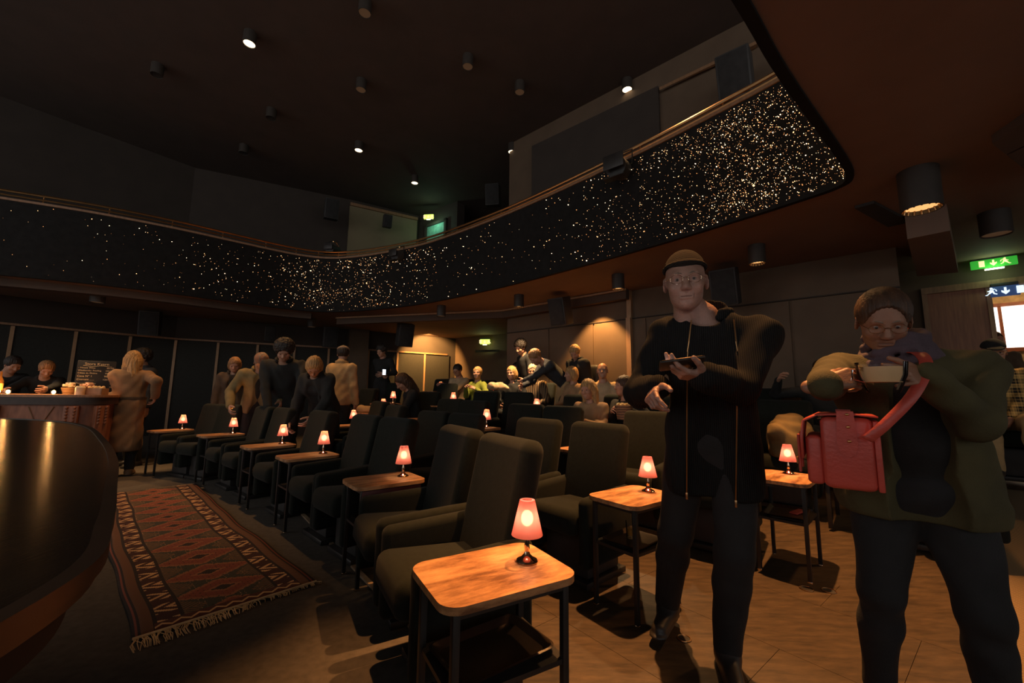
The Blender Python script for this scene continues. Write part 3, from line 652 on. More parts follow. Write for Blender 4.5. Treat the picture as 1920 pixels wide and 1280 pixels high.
# row 2 --------------------------------------------------------------------
R2 = [(.82, 2.50, 37), (-.24, 3.66, 40), (-1.28, 4.55, 44), (-2.20, 5.75, 48)]
n2 = [('side table with tray left of the standing man in the beanie', 'pink lamp just left of the standing man in the beanie', 'brown tray holding a glass, left of the standing man'),
      ('second row table hidden behind the nearest pair of seats', 'pink lamp peeking over the nearest seat back', None),
      ('second row table behind the seat left of centre', 'pink shade just above a seat back beside the seated man with the glass', None),
      ('second row table behind the far seats, left of centre', 'pink shade just above a seat back behind the leaning blonde woman', None)]
for (x, y, b), (l1, l2, l3) in zip(R2, n2): table(x, y, b, l1, l2, l3, power=1.1 if y < 3 else .7)
for i in range(3): gap_seats(R2[i][:2], R2[i + 1][:2], ['green second row seat just beyond the %s lamp of that row' % ordn[i], 'green second row seat just before the %s lamp of that row' % ordn[i + 1]])
# row 3 --------------------------------------------------------------------
R3 = [(1.97, 2.96, 45), (.78, 3.95, 42), (-.28, 4.72, 45), (-1.22, 5.52, 47), (-1.95, 6.25, 48)]
n3 = [('side table between the standing man and the red satchel', 'pink lamp between the standing man and the red satchel', 'tray with a red folded napkin under the table right of the man'),
      ('third row table in front of the blonde woman', 'pink shade just above the seat back before the blonde woman', None),
      ('third row table behind the lamp over the nearest seat', 'pink lamp standing behind and above the one over the nearest seat back', None),
      ('third row table hidden left of centre', None, None),
      ('third row table with a bag and glasses before the long haired seated man', 'pink lamp before the hands of the long haired seated man, nearer one', None)]
for (x, y, b), (l1, l2, l3) in zip(R3, n3): table(x, y, b, l1, l2, l3, power=1.2 if y < 3 else .8, z=floorz(x, y) + (.08 if y > 4.5 else 0))
for i in range(3): gap_seats(R3[i][:2], R3[i + 1][:2], ['green third row seat just beyond the %s table of that row' % ordn[i], 'green third row seat just before the %s table of that row' % ordn[i + 1]])
# low table in row 4, right
bm = None
t4 = empty('low_table', (2.78, 3.42, floorz(2.78, 3.42)), math.radians(45), 'low wooden table behind the red satchel', 'side table')
bm = bmesh.new(); prism(bm, rrect(.24, .17, .03), .40, .42); bm_obj('tabletop', bm, 'tabletop', t4)
for sx in (-1, 1):
    for sy in (-1, 1): bm = bmesh.new(); box(bm, (sx * .2, sy * .13, .20), (.028, .028, .40), bev=.002); bm_obj('leg', bm, 'blackmetal', t4)
# row 4 and further: seats placed one by one along the row lines
F = 231
row4 = [(3.10, 3.05), (2.55, 3.88), (2.05, 4.26), (1.62, 4.52), (1.22, 4.86), (.74, 5.05), (-.02, 5.62), (-.50, 6.02), (-1.42, 6.25), (-2.75, 7.35), (-3.3, 7.8)]
row5 = [(3.95, 3.85), (3.40, 4.42), (2.90, 4.85), (2.38, 5.28), (1.85, 5.70), (1.33, 6.15), (.85, 6.38), (.42, 6.85), (-.12, 6.98), (-.75, 7.30), (-1.35, 7.65)]
row6 = [(-.62, 8.00), (-1.12, 8.50), (-1.65, 8.9), (-2.6, 8.4)]
lab = {0: 'fourth', 1: 'fifth', 2: 'rear'}
for k, R in enumerate((row4, row5, row6)):
    for i, (x, y) in enumerate(R):
        where = ['at the right aisle end', 'second from the right aisle', 'third from the right aisle', 'fourth from the right aisle', 'fifth from the right aisle', 'sixth from the right aisle', 'seventh from the right aisle', 'eighth from the right aisle', 'ninth from the right aisle', 'tenth from the right aisle', 'at the far left end'][i]
        seat(x, y, F + (4 if x < 0 else 0), 'green seat of the %s row, %s' % (lab[k], where), z=floorz(x, y))
for (x, y, l1, l2) in ((.33, 5.28, 'fourth row table left of the blonde woman in the beige sweater', 'pink lamp left of the blonde woman in the beige sweater'),
                       (-.92, 6.50, 'fourth row table right of the long haired seated man', 'slim looking pink lamp right of the long haired seated man'),
                       (-2.05, 7.10, 'fourth row table behind the long haired man', 'pink lamp before the hands of the long haired seated man, farther one'),
                       (-1.52, 8.75, 'rear table below the lit battens', 'rear pink lamp below the lit battens'),
                       (-.34, 7.72, 'rear table right of the woman in the green top', 'rear pink lamp right of the woman in the green top')):
    table(x, y, 50, l1, l2, None, power=.7, z=floorz(x, y) + .10)
# ================================================================== RUG
def rug_mat():
    m, nt, b = node_mat('woven_kilim_rug'); N = nt.nodes.new; L = nt.links.new
    uv = N('ShaderNodeUVMap'); uv.uv_map = 'UVMap'; sp_ = N('ShaderNodeSeparateXYZ'); L(uv.outputs[0], sp_.inputs[0])
    def mth(op, a, b_=None, c=None):
        n = N('ShaderNodeMath'); n.operation = op
        for i, v in enumerate((a, b_, c)):
            if v is None: continue
            if hasattr(v, 'links'): L(v, n.inputs[i])
            else: n.inputs[i].default_value = v
        return n.outputs[0]
    U, V_ = sp_.outputs[0], sp_.outputs[1]                    # U across 0..1, V in metres along
    au = mth('ABSOLUTE', mth('SUBTRACT', U, .5))
    def mix(f, c1, c2):
        n = N('ShaderNodeMix'); n.data_type = 'RGBA'
        L(f, n.inputs[0]) if hasattr(f, 'links') else None
        for i, c in ((6, c1), (7, c2)):
            if hasattr(c, 'links'): L(c, n.inputs[i])
            else: n.inputs[i].default_value = (*c, 1)
        return n.outputs[2]
    band = lambda lo, hi: mth('MULTIPLY', mth('GREATER_THAN', au, lo), mth('LESS_THAN', au, hi))
    dark, red, org, cream, grn = (.030, .018, .014), (.24, .062, .034), (.32, .12, .055), (.72, .43, .20), (.055, .052, .036)
    # field of stepped lozenges
    tri = lambda x, p: mth('PINGPONG', x, p)
    vc = mth('SNAP', tri(V_, .16), .010); m_ = mth('ADD', mth('DIVIDE', vc, .150), mth('DIVIDE', mth('SNAP', au, .014), .30))
    c = mix(mth('LESS_THAN', m_, .98), grn, red); c = mix(mth('MULTIPLY', mth('LESS_THAN', m_, .98), mth('GREATER_THAN', m_, .80)), c, org); c = mix(mth('LESS_THAN', m_, .34), c, org); c = mix(mth('LESS_THAN', m_, .20), c, dark)
    ck = N('ShaderNodeTexVoronoi'); ck.inputs['Scale'].default_value = 1; ck.distance = 'MANHATTAN'
    cmb = N('ShaderNodeCombineXYZ'); L(mth('MULTIPLY', U, 36), cmb.inputs[0]); L(mth('MULTIPLY', V_, 44), cmb.inputs[1]); L(cmb.outputs[0], ck.inputs['Vector']); ck.inputs['Randomness'].default_value = .2
    dots = mth('MULTIPLY', mth('LESS_THAN', ck.outputs[0], .30), mth('GREATER_THAN', mth('FRACT', mth('MULTIPLY', m_, 4.3)), .45)); c = mix(dots, c, dark)
    d2 = mth('MULTIPLY', mth('MULTIPLY', mth('LESS_THAN', ck.outputs[0], .22), mth('GREATER_THAN', m_, 1.0)), mth('LESS_THAN', mth('FRACT', mth('MULTIPLY', U, 9)), .3)); c = mix(d2, c, cream)
    # combed triangles at the sides of the field
    tr_ = mth('MULTIPLY', mth('GREATER_THAN', mth('SUBTRACT', au, mth('MULTIPLY', tri(mth('ADD', V_, .16), .16), 1.1)), .12), mth('LESS_THAN', mth('FRACT', mth('MULTIPLY', mth('ADD', tri(mth('ADD', V_, .16), .16), mth('MULTIPLY', au, .5)), 42)), .5)); c = mix(tr_, c, (.20, .10, .045))
    # cream zigzag border
    zz = mth('ADD', mth('MULTIPLY', tri(V_, .065), 1.0), mth('MULTIPLY', mth('SNAP', au, .012), .55)); z2 = mth('LESS_THAN', mth('FRACT', mth('MULTIPLY', zz, 19)), .44)
    gate = mth('LESS_THAN', mth('FRACT', mth('MULTIPLY', V_, 5.2)), .62)
    bc = mix(mth('MULTIPLY', z2, gate), (.06, .018, .012), cream); c = mix(band(.27, .385), c, bc)
    c = mix(band(.255, .275), c, dark); c = mix(band(.385, .405), c, dark)
    fine = mth('LESS_THAN', mth('FRACT', mth('ADD', mth('MULTIPLY', V_, 60), mth('MULTIPLY', au, 40))), .4)
    c = mix(band(.405, .462), c, mix(fine, (.12, .045, .022), (.22, .11, .055)))
    c = mix(band(.462, .475), c, dark); c = mix(band(.475, .486), c, red); c = mix(band(.486, .6), c, dark)
    # end band
    eb = mth('LESS_THAN', V_, .10); e2 = mth('LESS_THAN', mth('ABSOLUTE', mth('SUBTRACT', mth('SUBTRACT', V_, .045), mth('MULTIPLY', tri(U, .045), .7))), .009)
    c = mix(mth('MULTIPLY', eb, mth('LESS_THAN', au, .40)), c, mix(e2, (.10, .03, .018), cream))
    L(c, b.inputs['Base Color']); b.inputs['Roughness'].default_value = .95
    nz = N('ShaderNodeTexNoise'); nz.inputs['Scale'].default_value = 180; bp = N('ShaderNodeBump'); bp.inputs['Strength'].default_value = .5; bp.inputs['Distance'].default_value = .003
    L(nz.outputs[0], bp.inputs['Height']); L(bp.outputs[0], b.inputs['Normal'])
    return m
RA, RB = Vector((-1.455, 2.315)), Vector((-4.16, 4.86)); rd = (RB - RA).normalized(); rn = Vector((rd.y, -rd.x)); RL = (RB - RA).length
rug = empty('kilim_rug', (RA.x, RA.y, 0), 0, 'long red and cream patterned woven rug lying on the dark floor', 'rug')
bm = bmesh.new(); uvl = bm.loops.layers.uv.new('UVMap'); NI, NJ = 60, 16; g = []
for i in range(NI + 1):
    v = i / NI * RL; r_ = []
    for j in range(NJ + 1):
        u = j / NJ; wob = .012 * math.sin(v * 2.1 + 1) + .005 * math.sin(v * 7.3); p = rd * v + rn * ((u - .5) * .82 + wob)
        r_.append((bm.verts.new((p.x, p.y, .008 + .007 * (1 + math.sin(v * 5.5 + u * 2))*.6)), u, v))
    g.append(r_)
for i in range(NI):
    for j in range(NJ):
        q = (g[i][j], g[i][j + 1], g[i + 1][j + 1], g[i + 1][j]); f = bm.faces.new([k[0] for k in q])
        for lp, k in zip(f.loops, q): lp[uvl].uv = (k[1], k[2])
low = {}
me_o = bm_obj('rug_weave', bm, rug_mat(), rug)
me_o.modifiers.new('thick', 'SOLIDIFY').thickness = .006
MT['fringe'] = mat('cream_cotton_fringe', (.85, .58, .30), .9, var=.2)
bm = bmesh.new()
for i in range(190):
    u = i / 189; wob = .012 * math.sin(1.0); p = rn * ((u - .5) * .82 + wob); ln = .055 + .035 * math.sin(u * 5 + .8) + .02 * random.random() if u > 0.02 else .11
    ln *= 1.0 if u < .8 else .55
    if random.random() < .12 or (u > .55 and random.random() < .2): continue
    sx = random.uniform(-.02, .02); a = Vector((p.x, p.y, .016)); e = a + Vector((-rd.x * ln + rn.x * sx, -rd.y * ln + rn.y * sx, -.010))
    m_ = (a + e) / 2 + Vector((rn.x * sx, rn.y * sx, .002)); tube(bm, [a, m_, e], [.0022, .002, .0012], 4)
for i in range(110):
    u = i / 109; p = rd * RL + rn * ((u - .5) * .82); e = Vector((p.x + rd.x * .05, p.y + rd.y * .05, .004)); tube(bm, [(p.x, p.y, .016), e], [.002, .001], 4)
fr = bm_obj('fringe', bm, 'fringe', rug); fr['kind'] = 'stuff'
bm = bmesh.new(); tube(bm, [(*(rn * ((k / 20 - .5) * .82 + .010)), .018) for k in range(21)], .006, 6); bm_obj('end_cord', bm, 'fringe', rug)
# ================================================================== BIG DARK TABLE (camera left)
# outline of the top, worked out at its real height 1.01 m
SP = catmull([(-.62, -1.10), (-.45, -.55), (-.33, -.05), (-.315, .15), (-.36, .36), (-.47, .50), (-.62, .66), (-.86, .91), (-1.20, 1.23), (-1.72, 1.68), (-2.15, 1.94), (-2.62, 2.06), (-3.2, 1.98), (-3.75, 1.62), (-4.0, 1.0), (-3.9, .1), (-3.4, -.75), (-2.5, -1.3), (-1.4, -1.45), (-.62, -1.10)], 8)[:-1]
ST = empty('standing_table', (-2.0, .3, 0), 0, 'big dark polished standing table with a curved rim at lower left', 'table')
def loc2(P, k=0):
    out = []; n = len(P)
    for i in range(n):
        d = P[(i + 1) % n] - P[i - 1]; d = d / np.linalg.norm(d); q = P[i] + np.array((-d[1], d[0])) * k; out.append((q[0] + 2.0, q[1] - .3))
    return out
sgn = 1
def ring(k, z0, z1): 
    bm = bmesh.new(); prism(bm, loc2(SP, k), z0, z1); return bm
STZ = 1.005
bm = ring(.012, STZ - .012, STZ); bm_obj('tabletop', bm, 'stagewood', ST, smooth=False)
def moulding(k0, k1, z0, z1):
    bm = bmesh.new(); A = loc2(SP, k0); B = loc2(SP, k1); n = len(A)
    q = [[bm.verts.new((*p, z)) for p, z in ((A[i], z0), (B[i], z0), (B[i], z1), (A[i], z1))] for i in range(n)]
    for i in range(n):
        for k in range(4): bm.faces.new((q[i][k], q[i][(k + 1) % 4], q[(i + 1) % n][(k + 1) % 4], q[(i + 1) % n][k]))
    return bm
bm_obj('rim_moulding', moulding(.012, -.003, STZ - .014, STZ + .002), 'stagerim', ST); bm_obj('rim_moulding', moulding(.02, .003, STZ - .026, STZ - .016), 'stagerim', ST)
bm_obj('apron', moulding(.045, .022, STZ - .062, STZ - .026), mat('dark_apron_wood', (.020, .014, .010), .7), ST)
bm = ring(.34, .0, STZ - .03); bm_obj('base', bm, 'black', ST, smooth=False)
# ================================================================== BAR
BR = empty('bar_counter', (-6.2, 5.3, 0), 0, 'candle lit wooden bar counter at the left behind the big dark table', 'bar')
BP = catmull([(-9.3, 4.55), (-8.2, 4.62), (-7.2, 4.74), (-6.3, 4.86), (-5.55, 4.98), (-5.30, 5.08), (-5.20, 5.24), (-5.28, 5.46), (-5.60, 5.52)], 5)
BN = onorm(BP)
def bshift(P): return [p - np.array((-6.2, 5.3)) for p in P]
bm = bmesh.new(); BQ = bshift(BP); top = [tuple(p + n * .05) for p, n in zip(BQ, BN)] + [(-.9 , .16), (-3.1, -.05)]
prism(bm, top[::-1], 1.045, 1.075); bm_obj('countertop', bm, mat('bar_top_wood', (.42, .19, .085), .4, stretch=(1, 8, 1)), BR, smooth=False)
bm = bmesh.new(); ribbon(bm, BQ, BN, -.02, .04, .955, 1.045); bm_obj('counter_edge', bm, mat('bar_edge_dark', (.05, .025, .015), .5), BR)
bm = bmesh.new(); ribbon(bm, BQ, BN, -.05, 0, 0, .955); bm_obj('front_panel', bm, 'barwood', BR)
for k, i in enumerate((8, 16, 23, 29)):
    p = BQ[i]; n = BN[i]; t = (-n[1], n[0]); bm = bmesh.new(); box(bm, (p[0] + n[0] * .03, p[1] + n[1] * .03, .47), (.13, .06, .94), rz=math.atan2(t[1], t[0]), bev=.006); pl_ = bm_obj('pilaster', bm, 'barwood', BR)
    bm = bmesh.new()
    for s in (-1, 1):
        for j in range(6):
            sph(bm, (p[0] + n[0] * .065 + t[0] * .035 * s, p[1] + n[1] * .065 + t[1] * .035 * s, .92 - j * .038), (.016, .014, .019), 8)
    bd_ = bm_obj('carved_bead', bm, 'barwood', pl_); bd_['kind'] = 'stuff'
for i in (12, 19): 
    p = BQ[i]; n = BN[i]; t = np.array((-n[1], n[0]))
    for s in (-1, 1):
        bm = bmesh.new(); a = p + t * .03 * s + n * .01; b2 = p + t * .11 * s + n * .01
        tube(bm, [(*(p + n * .004 + t * .13 * s), .93), (*(p + n * .004 + t * .0), .66)], .006, 4); bm_obj('inlay_chevron', bm, 'trimwood', BR)
bm = bmesh.new(); ribbon(bm, BQ[10:], BN[10:], .0, .05, .16, .19); ribbon(bm, BQ[18:23], BN[18:23], .0, .03, .60, .615); bm_obj('ledge', bm, 'trimwood', BR)
def candle(x, y, z, l, p=.3):
    t = empty('tealight', (x, y, z), 0, l, 'candle', 'tealight candles on the bar'); bm = bmesh.new(); lathe(bm, [(.001, 0), (.024, 0), (.028, .05), (.026, .05), (.022, .006)], 14); bm_obj('glass_cup', bm, 'glass', t)
    bm = bmesh.new(); sph(bm, (0, 0, .030), (.019, .019, .024), 12); bm_obj('flame', bm, 'flame', t); point((x, y, z + .075), p, (1, .45, .13), .015)
candle(-6.10, 4.96, 1.075, 'tealight on the bar before the forearm of the profile woman', 2.2); candle(-5.66, 5.06, 1.075, 'tealight on the bar in front of the wicker basket', 2.6)
candle(-6.32, 5.04, 1.075, 'tealight at the left end of the visible bar top', 2.0)
def basket(x, y, l, pale=False):
    t = empty('snack_basket', (x, y, 1.075), 0, l, 'basket'); bm = bmesh.new(); lathe(bm, [(.001, 0), (.06, 0), (.085, .09), (.08, .09), (.056, .005)], 20); bm_obj('wicker_body', bm, wave_mat('wicker', (.10, .05, .02), (.40, .24, .10), 14, .8, 'Z', .8), t)
    bm = bmesh.new()
    for k in range(14): a = random.uniform(0, 6.28); r = .05 * random.random(); box(bm, (r * math.cos(a), r * math.sin(a), .10 + .05 * random.random()), (.06, .045, .02), rz=a, bev=.006)
    o = bm_obj('snack_packet', bm, mat('pale_packet', (.85, .70, .50) if pale else (.75, .45, .30), .4), t); o['kind'] = 'stuff'
basket(-5.72, 5.30, 'wicker basket of pale packets on the bar, left one', True); basket(-5.54, 5.34, 'wicker basket of pink edged packets on the bar, middle one')
bx = empty('snack_box', (-5.33, 5.25, 1.075), .2, 'open wooden box of snacks at the right end of the bar', 'box')
bm = bmesh.new(); box(bm, (0, 0, .006), (.20, .12, .012))
for sx, sy, a, b2 in ((0, .055, .20, .01), (0, -.055, .20, .01), (.095, 0, .01, .12), (-.095, 0, .01, .12)): box(bm, (sx, sy, .045), (a, b2, .08))
bm_obj('box_body', bm, 'batten', bx); bm = bmesh.new()
for k in range(16): sph(bm, (random.uniform(-.08, .08), random.uniform(-.04, .04), .08 + .02 * random.random()), (.02, .016, .014), 8)
o = bm_obj('snack', bm, mat('biscuit', (.65, .42, .18), .7), bx); o['kind'] = 'stuff'
jr = empty('snack_jar', (-5.42, 5.14, 1.075), 0, 'pale jar standing between basket and box on the bar', 'jar'); bm = bmesh.new(); lathe(bm, [(.001, 0), (.045, 0), (.048, .09), (.035, .11), (.001, .11)], 16); bm_obj('jar_body', bm, mat('pale_jar', (.80, .62, .38), .4), jr)
bt = empty('bottle', (-6.40, 5.10, 1.075), 0, 'yellow labelled bottle at the left picture edge on the bar', 'bottle'); bm = bmesh.new(); lathe(bm, [(.001, 0), (.036, 0), (.036, .16), (.014, .22), (.013, .28), (.001, .28)], 16); bm_obj('bottle_body', bm, mat('amber_glass_bottle', (.20, .09, .02), .15), bt)
bm = bmesh.new(); lathe(bm, [(.037, .04), (.037, .13)], 16); bm_obj('bottle_label', bm, mat('yellow_label', (.8, .5, .12), .5), bt)
# chalkboard
CB = empty('chalkboard', (-5.58, 5.46, 1.075), math.radians(40), 'black menu chalkboard standing on the right end of the bar', 'menu board'); CB.scale = (.92, .92, .92)
Rt = Matrix.Rotation(math.radians(-7), 3, 'X')
bm = bmesh.new(); box(bm, (0, 0, .245), (.40, .015, .49), bev=.003, R=Rt); bm_obj('board', bm, mat('chalkboard_black', (.020, .019, .018), .7), CB)
MT['chalk'] = mat('chalk_lettering', (.95, .70, .42), .9)
def text(s, x, z, size, parent, m='chalk', align='LEFT', y=-.012, R=None, name='lettering'):
    c = bpy.data.curves.new('t', 'FONT'); c.body = s; c.size = size; c.align_x = align; c.extrude = .0006
    o = bpy.data.objects.new('t', c); COL.objects.link(o); bpy.context.view_layer.update()
    me = bpy.data.meshes.new_from_object(o.evaluated_get(bpy.context.evaluated_depsgraph_get())); bpy.data.objects.remove(o)
    Rm = Matrix.Rotation(math.radians(90), 4, 'X'); me.transform(Matrix.Translation((x, y, z)) @ Rm)
    o = link_mesh(name, me, m, parent, smooth=False); return o
lines = [('Stora Kvarn', None, .052), ('- House Wine', '95/105', .030), ('Weekender Riesling', '105/125', .029), ('Côtes du Rhône', '105/125', .030), ('Cava N° 1', '95/480', .036), ('Cremant ......', '120/580', .034), ('Popcorn  Snacks', '30', .030), ('', '45', .030)]
zz_ = [.425, .375, .336, .298, .252, .205, .150, .100]
for (a_, b_, s), z in zip(lines, zz_):
    yy = -.010 - (z - .245) * -.122
    if a_: text(a_, 0 if b_ is None else -.185, z, s, CB, align='CENTER' if b_ is None else 'LEFT', y=-.011 + (z - .245) * .122)
    if b_: text(b_, .185, z, s * .95, CB, align='RIGHT', y=-.011 + (z - .245) * .122)
bm = bmesh.new(); tube(bm, [(x, -.011 + .016, .412 + .006 * math.sin(x * 30)) for x in np.linspace(-.14, .16, 14)], .0018, 4); bm_obj('chalk_flourish', bm, 'chalk', CB)
# ================================================================== small things
def glass_obj(loc, r, h, name='drinking_glass', label='', cat='glass', stem=False, drink=None):
    t = empty(name, loc, 0, label, cat); bm = bmesh.new()
    if stem: lathe(bm, [(.001, 0), (.032, .001), (.030, .004), (.004, .008), (.0035, .08), (.01, .085), (.034, .115), (.037, .15), (.029, .19), (.028, .19), (.035, .15), (.001, .09)], 20)
    else: lathe(bm, [(.001, 0), (r * .85, 0), (r, h), (r * .95, h), (r * .8, .006), (.001, .006)], 20)
    bm_obj('bowl' if stem else 'glass_body', bm, 'glass', t)
    if drink:
        bm = bmesh.new(); z0 = .092 if stem else .008; lathe(bm, [(.001, z0), ((.02 if stem else r * .78), z0 + .01), ((.033 if stem else r * .86), z0 + (.045 if stem else h * .5)), (.001, z0 + (.045 if stem else h * .5))], 18); bm_obj('drink', bm, drink, t)
    return t
MT['redwine'] = mat('red_wine', (.12, .01, .012), .1); MT['latte'] = mat('milky_coffee', (.80, .50, .25), .5, var=.1); MT['beer'] = mat('amber_beer', (.55, .25, .04), .2)
glass_obj((.70, 2.44, .349), .035, .09, label='small glass on the tray left of the standing man', drink='beer')
glass_obj((-.07, 7.55, floorz(-.1, 7.5) + .69), .03, .1, 'wine_glass', 'dark wine glass beside the rear seated couple', 'glass', True, 'redwine')
glass_obj((-1.88, 6.52, floorz(-1.9, 6.2) + .68), .03, .1, 'wine_glass', 'stemmed glass held by the long haired seated man', 'glass', True, 'beer')
nk = rbox((0, 0, .012), (.14, .05, .012), .004); o = bm_obj('napkin', nk, mat('red_napkin', (.75, .10, .06), .6)); o.location = (1.96, 2.88, .372); o.rotation_euler.z = .6; tag(o, 'red folded napkin on the tray right of the standing man', 'napkin')
# glinting floor fittings
def floor_fitting(x, y, r, l, solid):
    t = empty('floor_socket', (x, y, .006), 0, l, 'floor socket', 'brass rimmed floor sockets'); bm = bmesh.new(); tube(bm, [(r * math.cos(a), r * math.sin(a), .003) for a in np.linspace(0, 2 * PI, 25)[:-1]], .003, 6, True); bm_obj('brass_rim', bm, 'brass', t)
    bm = bmesh.new(); lathe(bm, [(.001, .001), (r * .92, .001), (r * .92, .003), (.001, .003)], 20); bm_obj('lid', bm, 'black' if not solid else 'blackmetal', t)
floor_fitting(1.80, 2.62, .035, 'round floor socket on the boards between the two standing people, left one', True); floor_fitting(1.92, 2.60, .035, 'round floor socket on the boards between the two standing people, right one', False); floor_fitting(.84, 2.10, .03, 'round floor socket beside the left shoe of the standing man', True)
# ================================================================== PEOPLE: bodies grown as one smooth surface from a distance field
class Field:
    def __init__(s, lo, hi, h):
        s.h = h; s.lo = np.array(lo, float); n = np.ceil((np.array(hi, float) - s.lo) / h).astype(int) + 1; s.n = n
        s.D = np.full(n, 1.0, np.float32); s.ax = [s.lo[i] + h * np.arange(n[i]) for i in range(3)]
    def win(s, lo, hi):
        a = np.clip(np.floor((lo - s.lo) / s.h).astype(int), 0, s.n); b = np.clip(np.ceil((hi - s.lo) / s.h).astype(int) + 1, 0, s.n)
        if np.any(b <= a): return None, None
        sl = tuple(slice(a[i], b[i]) for i in range(3)); X, Y, Z = np.meshgrid(*[s.ax[i][sl[i]] for i in range(3)], indexing='ij', sparse=True)
        return sl, (X, Y, Z)
    def put(s, sl, d, k, sub=False):
        D = s.D[sl]
        if sub: d = -d; h = np.maximum(k - np.abs(D - d), 0) / k; s.D[sl] = np.maximum(D, d) + h * h * k * .25
        else: h = np.maximum(k - np.abs(D - d), 0) / k; s.D[sl] = np.minimum(D, d) - h * h * k * .25
    def cone(s, a, b, ra, rb, k=.02, sub=False, flat=None):
        """round cone; flat=(axis, f) squeezes it along the axis by the factor f"""
        a = np.array(a, float); b = np.array(b, float); m = max(ra, rb) + k + 2 * s.h; sl, P = s.win(np.minimum(a, b) - m, np.maximum(a, b) + m)
        if sl is None: return
        ba = b - a; L2 = max(ba @ ba, 1e-9); px, py, pz = P[0] - a[0], P[1] - a[1], P[2] - a[2]
        t = np.clip((px * ba[0] + py * ba[1] + pz * ba[2]) / L2, 0, 1); dx, dy, dz = px - t * ba[0], py - t * ba[1], pz - t * ba[2]
        if flat is not None:
            ax, f = np.array(flat[0], float), flat[1]; c = (dx * ax[0] + dy * ax[1] + dz * ax[2]) * (1 / f - 1); dx, dy, dz = dx + c * ax[0], dy + c * ax[1], dz + c * ax[2]
            s.put(sl, (np.sqrt(dx * dx + dy * dy + dz * dz) - (ra + (rb - ra) * t)) * min(1, f * 1.25), k, sub); return
        s.put(sl, np.sqrt(dx * dx + dy * dy + dz * dz) - (ra + (rb - ra) * t), k, sub)
    def ell(s, c, r, R=None, k=.02, sub=False):
        c = np.array(c, float); r = np.array(r, float); m = r.max() + k + 2 * s.h; sl, P = s.win(c - m, c + m)
        if sl is None: return
        q = [P[0] - c[0], P[1] - c[1], P[2] - c[2]]
        if R is not None: q = [q[0] * R[0][j] + q[1] * R[1][j] + q[2] * R[2][j] for j in range(3)]
        k0 = np.sqrt((q[0] / r[0]) ** 2 + (q[1] / r[1]) ** 2 + (q[2] / r[2]) ** 2); k1 = np.sqrt((q[0] / r[0] ** 2) ** 2 + (q[1] / r[1] ** 2) ** 2 + (q[2] / r[2] ** 2) ** 2) + 1e-6
        s.put(sl, k0 * (k0 - 1) / k1, k, sub)
    def plane(s, c, n, k=.01):
        """keep the side the normal points away from"""
        c = np.array(c, float); n = np.array(n, float); n /= np.linalg.norm(n); X, Y, Z = np.meshgrid(*s.ax, indexing='ij', sparse=True)
        d = (X - c[0]) * n[0] + (Y - c[1]) * n[1] + (Z - c[2]) * n[2]; h = np.maximum(k - np.abs(s.D - d), 0) / k; s.D = np.maximum(s.D, d) + h * h * k * .25
    def folds(s, amp, f=1.0, seed=0):
        X, Y, Z = np.meshgrid(*s.ax, indexing='ij', sparse=True); q = seed * 1.7
        s.D = s.D + amp * (np.sin(f * 34 * Z + 9 * np.sin(f * 9 * X + q) + 6 * np.sin(f * 11 * Y + q)) * .6 + np.sin(f * 21 * X + 13 * Z * f + 5 * np.sin(f * 8 * Y + 2 * q)) * .4)
    def strands(s, amp, f, c, wav=1.0):
        X, Y, Z = np.meshgrid(*s.ax, indexing='ij', sparse=True); a = np.arctan2(X - c[0], Y - c[1] + .0001)
        s.D = s.D + amp * (np.sin(f * a + wav * 1.5 * np.sin(22 * (Z - c[2])) + 2 * np.sin(9 * X)) * .6 + np.sin(f * 2.3 * a + wav * 4 * np.sin(14 * Z)) * .4)
    def curls(s, amp, f):
        X, Y, Z = np.meshgrid(*s.ax, indexing='ij', sparse=True); s.D = s.D + amp * np.sin(f * X + 2 * np.sin(f * .6 * Z)) * np.sin(f * Y + 1.3) * np.sin(f * Z + 2 * np.sin(f * .5 * X))
    def mesh(s):
        D = s.D; ins = D < 0; nx, ny, nz = D.shape; cs = np.zeros((nx - 1, ny - 1, nz - 1), np.int8); acc = None
        for i in (0, 1):
            for j in (0, 1):
                for k in (0, 1): cs += ins[i:nx - 1 + i, j:ny - 1 + j, k:nz - 1 + k]
        act = (cs > 0) & (cs < 8); idx = np.full(act.shape, -1, np.int64); C = np.argwhere(act)
        if len(C) == 0: return np.zeros((0, 3)), np.zeros((0, 4), int)
        idx[act] = np.arange(len(C)); S = np.zeros((len(C), 3)); W = np.zeros(len(C))
        corners = [(i, j, k) for i in (0, 1) for j in (0, 1) for k in (0, 1)]
        for a in corners:
            for ax in range(3):
                if a[ax]: continue
                b = list(a); b[ax] = 1; da = D[C[:, 0] + a[0], C[:, 1] + a[1], C[:, 2] + a[2]]; db = D[C[:, 0] + b[0], C[:, 1] + b[1], C[:, 2] + b[2]]
                m = (da < 0) != (db < 0); t = np.where(m, da / np.where(m, da - db, 1), 0); p = np.array(a, float)[None] + t[:, None] * (np.array(b) - np.array(a))[None]; S += p * m[:, None]; W += m
        V = (C + S / W[:, None]) * s.h + s.lo; Q = []
        for ax in range(3):
            u, v = [(1, 2), (2, 0), (0, 1)][ax]; e = [slice(None)] * 3; f = [slice(None)] * 3; e[ax] = slice(0, -1); f[ax] = slice(1, None)
            ia, ib = ins[tuple(e)], ins[tuple(f)]; E = np.argwhere(ia != ib)
            E = E[(E[:, u] > 0) & (E[:, v] > 0) & (E[:, u] < D.shape[u] - 1) & (E[:, v] < D.shape[v] - 1)]
            if len(E) == 0: continue
            q = []
            for du, dv in ((-1, -1), (0, -1), (0, 0), (-1, 0)):
                c = E.copy(); c[:, u] += du; c[:, v] += dv; q.append(idx[c[:, 0], c[:, 1], c[:, 2]])
